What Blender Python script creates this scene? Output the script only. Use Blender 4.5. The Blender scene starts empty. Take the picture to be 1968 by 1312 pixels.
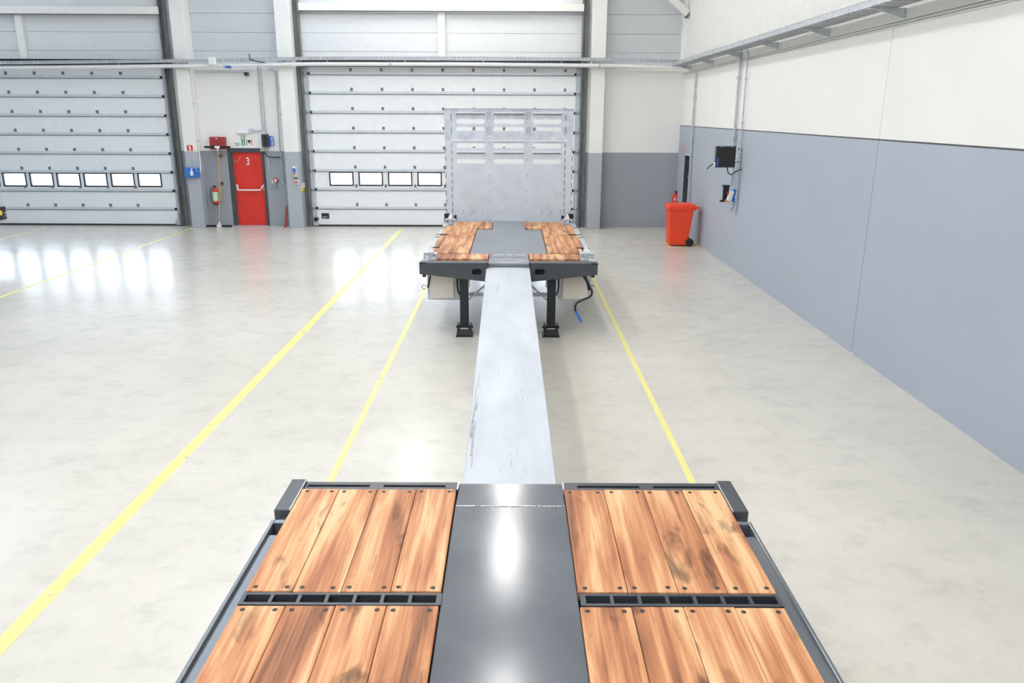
import bpy, bmesh, math, random
from mathutils import Matrix, Vector
random.seed(7)
S = bpy.context.scene
COL = S.collection
PI = math.pi

# ------------------------------------------------------------------ camera, world, light, exposure
F_PX, PITCH, ROLL, CAM_H = 1516.39, 0.2811, 0.0041, 3.17
cam = bpy.data.cameras.new('camera'); cam.sensor_width = 36.0; cam.lens = F_PX / 1968 * 36
cam.clip_start = 0.05; cam.clip_end = 400
camo = bpy.data.objects.new('camera', cam); COL.objects.link(camo)
camo.matrix_world = Matrix.Translation((0, 0, CAM_H)) @ Matrix.Rotation(PI/2 - PITCH, 4, 'X') @ Matrix.Rotation(ROLL, 4, 'Z')
S.camera = camo

world = bpy.data.worlds.new('sky'); S.world = world; world.use_nodes = True
bg = world.node_tree.nodes['Background']
bg.inputs['Color'].default_value = (0.80, 0.89, 1.0, 1); bg.inputs['Strength'].default_value = 15.0
S.view_settings.view_transform = 'Standard'; S.view_settings.look = 'None'
S.view_settings.gamma = 1.0; S.view_settings.use_curve_mapping = False
S.view_settings.exposure = 0.23
LAMP_STRENGTH = 15.0
ROOFLIGHT_STRENGTH = 2.6
S.cycles.use_denoising = True
S.cycles.max_bounces = 10; S.cycles.diffuse_bounces = 6; S.cycles.glossy_bounces = 4
S.cycles.sample_clamp_indirect = 8.0

# sky light enters the hall only through the door windows: portals tell the renderer where
def portal(x, z, sx, sz):
    l = bpy.data.lights.new('portal', 'AREA'); l.shape = 'RECTANGLE'; l.size = sx; l.size_y = sz; l.cycles.is_portal = True
    o = bpy.data.objects.new('portal', l); COL.objects.link(o); o.location = (x, 23.12, z); o.rotation_euler = (-PI/2, 0, 0)
portal(-1.97, 1.36, 6.7, 0.42); portal(-13.4, 1.28, 6.8, 0.42)

# ------------------------------------------------------------------ helpers
def ray(x, y):
    a, b = (x - 984) / F_PX, (y - 656) / F_PX
    cr, sr = math.cos(ROLL), math.sin(ROLL)
    a, b = cr*a + sr*b, -sr*a + cr*b
    cp, sp = math.cos(PITCH), math.sin(PITCH)
    return Vector((a, cp - b*sp, -sp - b*cp))
O3 = Vector((0, 0, CAM_H))
def at_y(x, y, Y=23.0): r = ray(x, y); return O3 + r * (Y / r.y)      # a point on a plane facing the hall
def at_x(x, y, X=4.704): r = ray(x, y); return O3 + r * (X / r.x)     # a point on the right wall
def at_z(x, y, Z=0.0): r = ray(x, y); return O3 + r * ((Z - CAM_H) / r.z)

class MB:
    def __init__(s): s.v = []; s.f = []; s.sm = []
    def add(s, vs, fs, smooth=False):
        n = len(s.v); s.v += [tuple(p) for p in vs]; s.f += [tuple(i + n for i in f) for f in fs]; s.sm += [smooth]*len(fs); return s
    def box(s, x0, x1, y0, y1, z0, z1):
        vs = [(x, y, z) for z in (z0, z1) for y in (y0, y1) for x in (x0, x1)]
        return s.add(vs, [(0,2,3,1),(4,5,7,6),(0,1,5,4),(2,6,7,3),(0,4,6,2),(1,3,7,5)])
    def hexa(s, lo, hi):
        # lo, hi: four points each (counter-clockwise seen from above)
        return s.add(list(lo)+list(hi), [(3,2,1,0),(4,5,6,7),(0,1,5,4),(1,2,6,5),(2,3,7,6),(3,0,4,7)])
    def cyl(s, p0, p1, r, n=12, r2=None, smooth=True):
        p0, p1 = Vector(p0), Vector(p1); d = (p1-p0).normalized(); r2 = r if r2 is None else r2
        u = d.orthogonal().normalized(); w = d.cross(u)
        vs = []
        for p, rr in ((p0, r), (p1, r2)):
            vs += [p + (u*math.cos(2*PI*i/n) + w*math.sin(2*PI*i/n))*rr for i in range(n)]
        s.add(vs, [(i, (i+1)%n, n+(i+1)%n, n+i) for i in range(n)], smooth)
        s.add(vs[:n], [tuple(range(n-1,-1,-1))]); s.add(vs[n:], [tuple(range(n))]); return s
    def tube(s, pts, r, n=8):
        pts = [Vector(p) for p in pts]; rings = []; u = None
        for i, p in enumerate(pts):
            d = (pts[min(i+1, len(pts)-1)] - pts[max(i-1, 0)]).normalized()
            u = d.orthogonal().normalized() if u is None else (u - d*u.dot(d)).normalized()
            w = d.cross(u); rings += [p + (u*math.cos(2*PI*k/n) + w*math.sin(2*PI*k/n))*r for k in range(n)]
        m = len(pts)
        s.add(rings, [(j*n+k, j*n+(k+1)%n, (j+1)*n+(k+1)%n, (j+1)*n+k) for j in range(m-1) for k in range(n)], True)
        s.add(rings[:n], [tuple(range(n-1,-1,-1))]); s.add(rings[-n:], [tuple(range(n))]); return s
    def lathe(s, c, prof, n=20):
        # prof: (radius, height) along +Z from c
        c = Vector(c); vs = [c + Vector((r*math.cos(2*PI*k/n), r*math.sin(2*PI*k/n), h)) for r, h in prof for k in range(n)]
        m = len(prof)
        s.add(vs, [(j*n+k, j*n+(k+1)%n, (j+1)*n+(k+1)%n, (j+1)*n+k) for j in range(m-1) for k in range(n)], True)
        s.add(vs[:n], [tuple(range(n-1,-1,-1))]); s.add(vs[-n:], [tuple(range(n))]); return s
    def mesh(s, name, m):
        me = bpy.data.meshes.new(name); me.from_pydata(s.v, [], s.f); me.polygons.foreach_set('use_smooth', s.sm)
        me.materials.append(m); me.update(); return me
    def build(s, name, m, parent=None, bevel=0.0, seg=2):
        return link(name, s.mesh(name, m), parent, None, bevel, seg)

def link(name, me, parent=None, loc=None, bevel=0.0, seg=2, rot=None):
    o = bpy.data.objects.new(name, me); COL.objects.link(o)
    if loc is not None: o.location = loc
    if rot is not None: o.rotation_euler = rot
    if parent is not None:
        o.parent = parent
        if parent.type == 'EMPTY': o.matrix_parent_inverse = Matrix.Translation(-parent.location)
        elif tuple(parent.location) != (0, 0, 0): o.matrix_parent_inverse = Matrix.Translation(-parent.location)
    if bevel:
        b = o.modifiers.new('bevel', 'BEVEL'); b.width = bevel; b.segments = seg; b.limit_method = 'ANGLE'; b.angle_limit = 0.6
    return o

def thing(name, label, cat, loc, group=None, kind=None):
    o = bpy.data.objects.new(name, None); COL.objects.link(o); o.location = loc; o.empty_display_size = 0.1
    return tag(o, label, cat, group, kind)
def tag(o, label, cat, group=None, kind=None):
    o['label'] = label; o['category'] = cat
    if group: o['group'] = group
    if kind: o['kind'] = kind
    return o

def plate_mesh(name, loops, thick, m, to3d):
    """Flat plate of given thickness with holes; loops are 2D outlines, the first is the outer one. to3d maps (u, v, w)."""
    cu = bpy.data.curves.new(name, 'CURVE'); cu.dimensions = '2D'; cu.fill_mode = 'BOTH'; cu.extrude = thick/2
    for lp in loops:
        sp = cu.splines.new('POLY'); sp.points.add(len(lp)-1)
        for p, (u, v) in zip(sp.points, lp): p.co = (u, v, 0, 1)
        sp.use_cyclic_u = True
    t = bpy.data.objects.new(name, cu); COL.objects.link(t)
    me = bpy.data.meshes.new_from_object(t); bpy.data.objects.remove(t); bpy.data.curves.remove(cu)
    for v in me.vertices: v.co = to3d(*v.co)
    me.name = name; me.materials.clear(); me.materials.append(m); me.update()
    for p in me.polygons: p.material_index = 0; p.use_smooth = False
    bm = bmesh.new(); bm.from_mesh(me); bmesh.ops.remove_doubles(bm, verts=bm.verts, dist=1e-5); bmesh.ops.recalc_face_normals(bm, faces=bm.faces); bm.to_mesh(me); bm.free()
    return me
def rect(x0, x1, y0, y1): return [(x0,y0),(x1,y0),(x1,y1),(x0,y1)]
def stadium(cx, cy, w, h, n=8):
    r = h/2; a = w/2 - r
    return [(cx+a+r*math.cos(t), cy+r*math.sin(t)) for t in [(-PI/2+PI*i/n) for i in range(n+1)]] + [(cx-a+r*math.cos(t), cy+r*math.sin(t)) for t in [(PI/2+PI*i/n) for i in range(n+1)]]

# ------------------------------------------------------------------ materials
def new_mat(name):
    m = bpy.data.materials.new(name); m.use_nodes = True; nt = m.node_tree
    return m, nt, nt.nodes['Principled BSDF']
def nd(nt, t, **kw):
    n = nt.nodes.new(t)
    for k, v in kw.items(): setattr(n, k, v)
    return n
def rgba(c): return (c[0], c[1], c[2], 1)
def mottle(name, c1, c2, scale=3.0, rough=0.5, metal=0.0, rvar=0.0, bump=0.0, bscale=60.0, stretch=(1,1,1), lo=0.35, hi=0.65, spec=0.5, coat=0.0, detail=5.0, coords='Object'):
    m, nt, b = new_mat(name); L = nt.links
    tc = nd(nt, 'ShaderNodeTexCoord'); mp = nd(nt, 'ShaderNodeMapping'); mp.inputs['Scale'].default_value = stretch
    no = nd(nt, 'ShaderNodeTexNoise'); no.inputs['Scale'].default_value = scale; no.inputs['Detail'].default_value = detail; no.inputs['Roughness'].default_value = 0.6
    cr = nd(nt, 'ShaderNodeValToRGB'); e = cr.color_ramp.elements
    e[0].position = lo; e[0].color = rgba(c1); e[1].position = hi; e[1].color = rgba(c2)
    L.new(tc.outputs[coords], mp.inputs[0]); L.new(mp.outputs[0], no.inputs['Vector']); L.new(no.outputs['Fac'], cr.inputs[0]); L.new(cr.outputs[0], b.inputs['Base Color'])
    b.inputs['Roughness'].default_value = rough; b.inputs['Metallic'].default_value = metal; b.inputs['Specular IOR Level'].default_value = spec
    if rvar:
        mr = nd(nt, 'ShaderNodeMapRange'); mr.inputs['To Min'].default_value = rough - rvar; mr.inputs['To Max'].default_value = rough + rvar
        L.new(no.outputs['Fac'], mr.inputs[0]); L.new(mr.outputs[0], b.inputs['Roughness'])
    if bump:
        n2 = nd(nt, 'ShaderNodeTexNoise'); n2.inputs['Scale'].default_value = bscale; bp = nd(nt, 'ShaderNodeBump'); bp.inputs['Strength'].default_value = bump; bp.inputs['Distance'].default_value = 0.01
        L.new(tc.outputs[coords], n2.inputs['Vector']); L.new(n2.outputs['Fac'], bp.inputs['Height']); L.new(bp.outputs[0], b.inputs['Normal'])
    return m
def plain(name, c, rough=0.5, metal=0.0, spec=0.5, var=0.06, scale=6):
    c2 = tuple(min(1, x*(1+var)) for x in c); c1 = tuple(x*(1-var) for x in c)
    return mottle(name, c1, c2, scale, rough, metal, spec=spec)
def emit(name, c, k):
    m, nt, b = new_mat(name); b.inputs['Base Color'].default_value = rgba(c); b.inputs['Emission Color'].default_value = rgba(c); b.inputs['Emission Strength'].default_value = k; return m

def painted_wall(name, low, high, split, dirt=0.03):
    """Wall paint: one colour up to a height, another above it (paint keeps its place on the wall)."""
    m, nt, b = new_mat(name); L = nt.links
    g = nd(nt, 'ShaderNodeNewGeometry'); sx = nd(nt, 'ShaderNodeSeparateXYZ'); L.new(g.outputs['Position'], sx.inputs[0])
    gt = nd(nt, 'ShaderNodeMath', operation='GREATER_THAN'); gt.inputs[1].default_value = split; L.new(sx.outputs['Z'], gt.inputs[0])
    mx = nd(nt, 'ShaderNodeMix', data_type='RGBA'); mx.inputs['A'].default_value = rgba(low); mx.inputs['B'].default_value = rgba(high); L.new(gt.outputs[0], mx.inputs['Factor'])
    no = nd(nt, 'ShaderNodeTexNoise'); no.inputs['Scale'].default_value = 0.9; no.inputs['Detail'].default_value = 6; L.new(g.outputs['Position'], no.inputs['Vector'])
    mr = nd(nt, 'ShaderNodeMapRange'); mr.inputs['To Min'].default_value = 1-2*dirt; mr.inputs['To Max'].default_value = 1+dirt; L.new(no.outputs['Fac'], mr.inputs[0])
    mu = nd(nt, 'ShaderNodeMix', data_type='RGBA', blend_type='MULTIPLY'); mu.inputs['Factor'].default_value = 1
    L.new(mx.outputs['Result'], mu.inputs['A']); L.new(mr.outputs[0], mu.inputs['B']); L.new(mu.outputs['Result'], b.inputs['Base Color'])
    b.inputs['Roughness'].default_value = 0.55; b.inputs['Specular IOR Level'].default_value = 0.3
    return m

WHITE_PAINT = (0.85, 0.845, 0.82)
M = {}
M['wall'] = painted_wall('wall_paint_back', (0.335, 0.36, 0.395), WHITE_PAINT, 2.12)
M['wall_r'] = painted_wall('wall_paint_right', (0.42, 0.46, 0.535), (0.86, 0.855, 0.825), 2.86)
M['white'] = plain('white_paint', (0.84, 0.84, 0.81), 0.5, var=0.03)
M['ceil'] = plain('ceiling_white', (0.78, 0.79, 0.80), 0.7, var=0.03)
M['dark_joint'] = plain('dark_joint', (0.10, 0.10, 0.10), 0.8)
M['floor'] = None
M['yellow'] = None

def floor_material():
    m, nt, b = new_mat('polished_concrete'); L = nt.links
    tc = nd(nt, 'ShaderNodeTexCoord')
    def noise(sc, det, stretch=(1,1,1), rgh=0.6):
        mp = nd(nt, 'ShaderNodeMapping'); mp.inputs['Scale'].default_value = stretch; L.new(tc.outputs['Object'], mp.inputs[0])
        n = nd(nt, 'ShaderNodeTexNoise'); n.inputs['Scale'].default_value = sc; n.inputs['Detail'].default_value = det; n.inputs['Roughness'].default_value = rgh
        L.new(mp.outputs[0], n.inputs['Vector']); return n
    n1 = noise(0.55, 8, (1, 1, 1), 0.65); n2 = noise(3.2, 6, (1, 1.2, 1), 0.7); n3 = noise(14, 3)
    r1 = nd(nt, 'ShaderNodeValToRGB'); e = r1.color_ramp.elements
    e[0].position = 0.30; e[0].color = (0.585, 0.56, 0.50, 1); e[1].position = 0.66; e[1].color = (0.68, 0.65, 0.585, 1)
    L.new(n1.outputs['Fac'], r1.inputs[0])
    r2 = nd(nt, 'ShaderNodeValToRGB'); e = r2.color_ramp.elements
    e[0].position = 0.30; e[0].color = (0.87, 0.875, 0.88, 1); e[1].position = 0.50; e[1].color = (1, 1, 1, 1)
    L.new(n2.outputs['Fac'], r2.inputs[0])
    r3 = nd(nt, 'ShaderNodeValToRGB'); e = r3.color_ramp.elements
    e[0].position = 0.25; e[0].color = (0.93, 0.93, 0.935, 1); e[1].position = 0.42; e[1].color = (1, 1, 1, 1)
    L.new(n3.outputs['Fac'], r3.inputs[0])
    a = nd(nt, 'ShaderNodeMix', data_type='RGBA', blend_type='MULTIPLY'); a.inputs['Factor'].default_value = 1
    L.new(r1.outputs[0], a.inputs['A']); L.new(r2.outputs[0], a.inputs['B'])
    c = nd(nt, 'ShaderNodeMix', data_type='RGBA', blend_type='MULTIPLY'); c.inputs['Factor'].default_value = 1
    L.new(a.outputs['Result'], c.inputs['A']); L.new(r3.outputs[0], c.inputs['B']); L.new(c.outputs['Result'], b.inputs['Base Color'])
    mr = nd(nt, 'ShaderNodeMapRange'); mr.inputs['To Min'].default_value = 0.15; mr.inputs['To Max'].default_value = 0.27; L.new(n2.outputs['Fac'], mr.inputs[0]); L.new(mr.outputs[0], b.inputs['Roughness'])
    b.inputs['Specular IOR Level'].default_value = 0.40
    n4 = noise(1.6, 4); bp = nd(nt, 'ShaderNodeBump'); bp.inputs['Strength'].default_value = 0.10; bp.inputs['Distance'].default_value = 0.02
    L.new(n4.outputs['Fac'], bp.inputs['Height']); L.new(bp.outputs[0], b.inputs['Normal'])
    return m
M['floor'] = floor_material()
def line_paint():
    m, nt, b = new_mat('worn_yellow_paint'); L = nt.links
    g = nd(nt, 'ShaderNodeNewGeometry')
    n = nd(nt, 'ShaderNodeTexNoise'); n.inputs['Scale'].default_value = 5.0; n.inputs['Detail'].default_value = 4; L.new(g.outputs['Position'], n.inputs['Vector'])
    r = nd(nt, 'ShaderNodeValToRGB'); e = r.color_ramp.elements
    e[0].position = 0.31; e[0].color = (0.46, 0.45, 0.40, 1); e[1].position = 0.35; e[1].color = (0.84, 0.78, 0.27, 1)
    L.new(n.outputs['Fac'], r.inputs[0]); L.new(r.outputs[0], b.inputs['Base Color']); b.inputs['Roughness'].default_value = 0.35
    return m
M['yellow'] = line_paint()

def wood_material():
    m, nt, b = new_mat('hardwood_plank'); L = nt.links
    tc = nd(nt, 'ShaderNodeTexCoord'); oi = nd(nt, 'ShaderNodeObjectInfo')
    off = nd(nt, 'ShaderNodeVectorMath', operation='SCALE'); off.inputs[0].default_value = (13.7, 7.3, 3.1); L.new(oi.outputs['Random'], off.inputs['Scale'])
    add = nd(nt, 'ShaderNodeVectorMath', operation='ADD'); L.new(tc.outputs['Object'], add.inputs[0]); L.new(off.outputs[0], add.inputs[1])
    def noise(stretch, sc, det, dist=0.0):
        mp = nd(nt, 'ShaderNodeMapping'); mp.inputs['Scale'].default_value = stretch; L.new(add.outputs[0], mp.inputs[0])
        n = nd(nt, 'ShaderNodeTexNoise'); n.inputs['Scale'].default_value = sc; n.inputs['Detail'].default_value = det; n.inputs['Distortion'].default_value = dist
        L.new(mp.outputs[0], n.inputs['Vector']); return n
    broad = noise((11, 0.9, 11), 1.0, 4, 0.35); fine = noise((75, 1.6, 75), 1.0, 6, 0.15); blot = noise((5.5, 2.0, 5.5), 1.5, 5, 0.5)
    r = nd(nt, 'ShaderNodeValToRGB'); cr = r.color_ramp
    cr.elements[0].position = 0.22; cr.elements[0].color = (0.20, 0.085, 0.045, 1)
    cr.elements[1].position = 0.78; cr.elements[1].color = (0.76, 0.50, 0.275, 1)
    e = cr.elements.new(0.40); e.color = (0.42, 0.165, 0.075, 1); e = cr.elements.new(0.55); e.color = (0.58, 0.275, 0.130, 1); e = cr.elements.new(0.66); e.color = (0.67, 0.39, 0.20, 1)
    # per-plank shift of the ramp: some boards redder, some paler
    sh = nd(nt, 'ShaderNodeMapRange'); sh.inputs['To Min'].default_value = -0.12; sh.inputs['To Max'].default_value = 0.12; L.new(oi.outputs['Random'], sh.inputs[0])
    fm = nd(nt, 'ShaderNodeMath', operation='MULTIPLY_ADD'); fm.inputs[1].default_value = 0.42; L.new(fine.outputs['Fac'], fm.inputs[0])
    bm_ = nd(nt, 'ShaderNodeMath', operation='MULTIPLY_ADD'); bm_.inputs[1].default_value = 1.35; bm_.inputs[2].default_value = -0.36; L.new(broad.outputs['Fac'], bm_.inputs[0])
    L.new(bm_.outputs[0], fm.inputs[2])
    s2 = nd(nt, 'ShaderNodeMath', operation='ADD'); L.new(fm.outputs[0], s2.inputs[0]); L.new(sh.outputs[0], s2.inputs[1])
    L.new(s2.outputs[0], r.inputs[0])
    st = nd(nt, 'ShaderNodeValToRGB'); e = st.color_ramp.elements
    e[0].position = 0.30; e[0].color = (0.26, 0.25, 0.25, 1); e[1].position = 0.41; e[1].color = (1, 1, 1, 1); L.new(blot.outputs['Fac'], st.inputs[0])
    mu = nd(nt, 'ShaderNodeMix', data_type='RGBA', blend_type='MULTIPLY'); mu.inputs['Factor'].default_value = 0.85
    L.new(r.outputs[0], mu.inputs['A']); L.new(st.outputs[0], mu.inputs['B']); L.new(mu.outputs['Result'], b.inputs['Base Color'])
    b.inputs['Roughness'].default_value = 0.55; b.inputs['Specular IOR Level'].default_value = 0.35
    bp = nd(nt, 'ShaderNodeBump'); bp.inputs['Strength'].default_value = 0.25; bp.inputs['Distance'].default_value = 0.004; L.new(fine.outputs['Fac'], bp.inputs['Height']); L.new(bp.outputs[0], b.inputs['Normal'])
    return m
M['wood'] = wood_material()

M['paint'] = mottle('dark_grey_paint', (0.044, 0.050, 0.061), (0.060, 0.067, 0.080), 5, 0.36, 0.0, rvar=0.08, bump=0.06, bscale=180, spec=0.6)
M['plate'] = mottle('dark_grey_gloss_plate', (0.090, 0.102, 0.124), (0.112, 0.126, 0.150), 2.5, 0.15, 0.0, rvar=0.03, bump=0.012, bscale=120, spec=0.85)
M['neck'] = mottle('mid_grey_plate', (0.20, 0.22, 0.25), (0.225, 0.245, 0.275), 1.2, 0.26, 0.0, rvar=0.02, spec=0.8)  # lighter grey than the rear centre plate
M['black'] = plain('black_rubber', (0.018, 0.018, 0.020), 0.6)
M['blackp'] = plain('black_plastic', (0.013, 0.014, 0.017), 0.4)
M['galv'] = mottle('galvanised_steel', (0.42, 0.45, 0.49), (0.62, 0.65, 0.69), 9, 0.45, 0.35, rvar=0.08, lo=0.3, hi=0.7)
M['headb'] = mottle('galvanised_sheet', (0.575, 0.625, 0.70), (0.655, 0.70, 0.77), 4.5, 0.45, 0.0, rvar=0.06, lo=0.34, hi=0.62, detail=8)
M['headb2'] = mottle('weathered_galvanised_sheet', (0.49, 0.54, 0.615), (0.635, 0.68, 0.75), 6.0, 0.45, 0.0, rvar=0.06, lo=0.36, hi=0.62, detail=8)
M['beam'] = mottle('pale_zinc_coating', (0.43, 0.465, 0.52), (0.53, 0.565, 0.615), 2.2, 0.42, 0.0, rvar=0.06, stretch=(1.6, 0.5, 1), lo=0.33, hi=0.66, detail=7)
M['doorw'] = plain('door_panel_white', (0.84, 0.86, 0.88), 0.38, var=0.02)
M['alu'] = plain('aluminium_rail', (0.63, 0.67, 0.71), 0.35, 0.1)
M['stile'] = plain('blue_grey_stile', (0.50, 0.55, 0.61), 0.45)
M['track'] = mottle('dark_steel_track', (0.10, 0.105, 0.11), (0.20, 0.20, 0.20), 3, 0.45, 0.2, stretch=(6, 1, 0.6))
M['clad'] = plain('light_grey_cladding', (0.62, 0.65, 0.68), 0.45, var=0.025)
M['clad2'] = plain('pale_grey_cladding', (0.74, 0.76, 0.78), 0.45, var=0.02)
M['col'] = painted_wall('column_paint', (0.43, 0.455, 0.50), (0.84, 0.84, 0.81), 2.12, 0.05)
M['red'] = plain('red_paint', (0.72, 0.035, 0.022), 0.4)
M['dred'] = plain('dark_red_paint', (0.36, 0.035, 0.040), 0.4)
M['bin'] = plain('orange_red_plastic', (0.86, 0.060, 0.018), 0.38, var=0.03)
M['blue'] = plain('blue_plastic', (0.035, 0.18, 0.62), 0.4)
M['whitep'] = plain('white_plastic', (0.80, 0.80, 0.80), 0.4, var=0.02)
M['green'] = plain('sign_green', (0.02, 0.30, 0.14), 0.5)
M['yellowp'] = plain('yellow_plastic', (0.85, 0.62, 0.03), 0.4)
M['orangep'] = plain('orange_plastic', (0.80, 0.22, 0.03), 0.4)
M['handle'] = plain('varnished_pine', (0.62, 0.36, 0.16), 0.45, var=0.1)
M['beige'] = plain('beige_plastic', (0.76, 0.70, 0.63), 0.55, var=0.04)
M['bolt'] = plain('dark_bolt', (0.035, 0.028, 0.022), 0.6)
M['weld'] = plain('bright_weld', (0.62, 0.64, 0.66), 0.35, 0.5, var=0.2, scale=60)
M['extg'] = plain('outside_concrete', (0.55, 0.56, 0.58), 0.8)
def glass_material():
    m, nt, b = new_mat('window_glass'); L = nt.links; nt.nodes.remove(b)
    out = nt.nodes['Material Output']; t = nd(nt, 'ShaderNodeBsdfTransparent'); t.inputs[0].default_value = (0.93, 0.95, 0.98, 1)
    g = nd(nt, 'ShaderNodeBsdfGlossy'); g.inputs['Roughness'].default_value = 0.03; fr = nd(nt, 'ShaderNodeFresnel'); fr.inputs[0].default_value = 1.45
    mx = nd(nt, 'ShaderNodeMixShader'); L.new(fr.outputs[0], mx.inputs[0]); L.new(t.outputs[0], mx.inputs[1]); L.new(g.outputs[0], mx.inputs[2]); L.new(mx.outputs[0], out.inputs[0])
    return m
M['glass'] = glass_material()
M['rooflight'] = emit('rooflight_panel', (0.72, 0.84, 1.0), ROOFLIGHT_STRENGTH)
M['lamp'] = emit('lamp_diffuser', (1.0, 0.98, 0.945), LAMP_STRENGTH)

# ------------------------------------------------------------------ setting: floor, ceiling, walls
XR, YB, XL, YF, ZC = 4.704, 23.0, -21.0, -12.0, 8.2
fl = MB().box(XL, XR, YF, YB+0.3, -0.25, 0).build('floor', M['floor'])
tag(fl, 'polished pale concrete hall floor with worn blotches', 'floor', kind='structure')
def lane(x, y0, y1, w, label):
    o = MB().box(x-w/2, x+w/2, y0, y1, 0, 0.0015).build('lane_line', M['yellow'], fl); o['label'] = label
lane(-3.152, YF+1, 22.4, 0.115, 'broad worn yellow lane line'); lane(-1.624, YF+1, 22.4, 0.062, 'narrow yellow bay line left of trailer')
lane(1.622, YF+1, 22.4, 0.062, 'narrow yellow bay line right of trailer'); lane(-9.10, YF+1, 22.5, 0.075, 'yellow lane line near left shutter door')
p, q = at_z(0, 458), at_z(92, 438)
lane((p.x+q.x)/2, 8, 22.4, 0.04, 'faint yellow line under left door')
# painted yellow square for the bin
for (a, b, c, d) in ((3.90, 4.66, 19.47, 19.53), (3.90, 3.96, 19.53, 20.2), (4.60, 4.66, 19.53, 20.2), (3.96, 4.60, 20.14, 20.2)):
    MB().box(a, b, c, d, 0, 0.0015).build('bin_square_line', M['yellow'], fl)

ce = MB().box(XL-0.2, XR+0.2, YF-0.2, YB+0.3, ZC, ZC+0.2).build('ceiling', M['ceil']); tag(ce, 'white hall ceiling', 'ceiling', kind='structure')
for n_, (x0, x1) in enumerate(((-6.8, -4.8), (-15.4, -13.4))):  # the far-left strip is an added fill light, out of view
    w_ = MB().box(x0, x1, YF+1.5, YB-1.5, ZC-0.03, ZC-0.005).build('window_%d' % (n_+1), M['rooflight']); tag(w_, ('translucent rooflight strip nearest the trailer', 'added glowing strip, unseen, brightening the far left of the hall')[n_], 'rooflight', kind='structure')
    f_ = MB(); f_.box(x0-0.12, x0, YF+1.4, YB-1.4, ZC-0.08, ZC); f_.box(x1, x1+0.12, YF+1.4, YB-1.4, ZC-0.08, ZC); f_.build('kerb', M['ceil'], w_)
wl = MB().box(XL-0.2, XL, YF, YB+0.3, 0, ZC).build('wall_left', M['wall']); tag(wl, 'far left hall wall painted white over grey', 'wall', kind='structure')
wf = MB().box(XL, XR, YF-0.2, YF, 0, ZC).build('wall_front', M['wall']); tag(wf, 'hall wall behind the viewpoint painted white over grey', 'wall', kind='structure')

# right wall: precast panels, a doorway near the corner
wr = thing('wall_right', 'right hall wall, white above a grey dado', 'wall', (XR, 5, 0), kind='structure')
DY0, DY1, DZ = 21.25, 22.12, 2.1
def rpanel(name, y0, y1, z0, z1, m, x0=XR, x1=XR+0.22): return MB().box(x0, x1, y0, y1, z0, z1).build(name, m, wr)
g = 0.006
for y0, y1 in ((YF, -1.6-g), (-1.6+g, 10.47-g), (10.47+g, DY0)):
    rpanel('wall_panel', y0, y1, 0, 2.855, M['wall_r'])
rpanel('wall_panel', DY1, YB, 0, 2.855, M['wall_r']); rpanel('wall_panel', DY0, DY1, DZ, 2.855, M['wall_r'])
for y0, y1 in ((YF, -1.6-g), (-1.6+g, 10.47-g), (10.47+g, YB)):
    rpanel('wall_panel', y0, y1, 2.875, 4.40, M['wall_r'], XR+0.004)
for z0, z1 in ((4.40, 6.22), (6.235, ZC)):
    rpanel('cladding_panel', YF, YB, z0, z1, M['white'], XR+0.004)
rpanel('panel_joint', YF, YB, 2.84, 2.88, M['dark_joint'], XR+0.008, XR+0.2)
rpanel('wall_backing', YF, 21.0, 0, ZC, M['dark_joint'], XR+0.222, XR+0.26); rpanel('wall_backing', 21.0, YB, 2.3, ZC, M['dark_joint'], XR+0.222, XR+0.26)
d4 = thing('door_4', 'dark recessed doorway in the right wall by the corner', 'door', (XR, 21.7, 0), kind='structure')
MB().box(XR+0.16, XR+0.21, DY0, DY1, 0, DZ).build('door_leaf', M['paint'], d4)
fr = MB(); fr.box(XR-0.012, XR+0.2, DY0-0.05, DY0, 0, DZ+0.05); fr.box(XR-0.012, XR+0.02, DY0, DY1, DZ, DZ+0.05)
fr.build('door_frame', M['stile'], d4)
MB().box(XR, XR+0.2, DY1-0.02, DY1, 0, DZ).build('door_jamb', M['paint'], d4)

# back wall
wb = thing('wall_back', 'back hall wall with grey cladding above white and grey concrete', 'wall', (-3, YB, 0), kind='structure')
CLX = [(-17.6, -9.10), (-8.80, -6.36), (-6.05, 2.15), (2.48, XR+0.25)]
D1X, D2X = (-17.25, -9.60), (-5.79, 1.865)        # sectional door openings
PX0, PX1, PZ = -8.10, -7.06, 2.20                    # red door opening
def bp(name, x0, x1, z0, z1, m, y0=YB, y1=YB+0.22): return MB().box(x0, x1, y0, y1, z0, z1).build(name, m, wb)
ZT = 4.36
bp('wall_panel', XL, D1X[0], 0, ZT, M['wall']); bp('wall_panel', D1X[1], PX0, 0, ZT, M['wall']); bp('wall_panel', PX1, D2X[0], 0, ZT, M['wall'])
bp('wall_panel', PX0, PX1, PZ, ZT, M['wall']); bp('wall_panel', D2X[1], XR+0.25, 0, ZT, M['wall'])
for x0, x1 in ((CLX[0][0], D1X[0]), (D1X[1], CLX[0][1]), (CLX[2][0], D2X[0]), (D2X[1], CLX[2][1])): bp('cladding_panel', x0, x1, ZT, 4.56, M['clad'], YB+0.05)
for x0, x1 in (D1X, D2X): bp('wall_panel', x0, x1, 4.56, 4.6, M['dark_joint'], YB+0.06)
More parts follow.
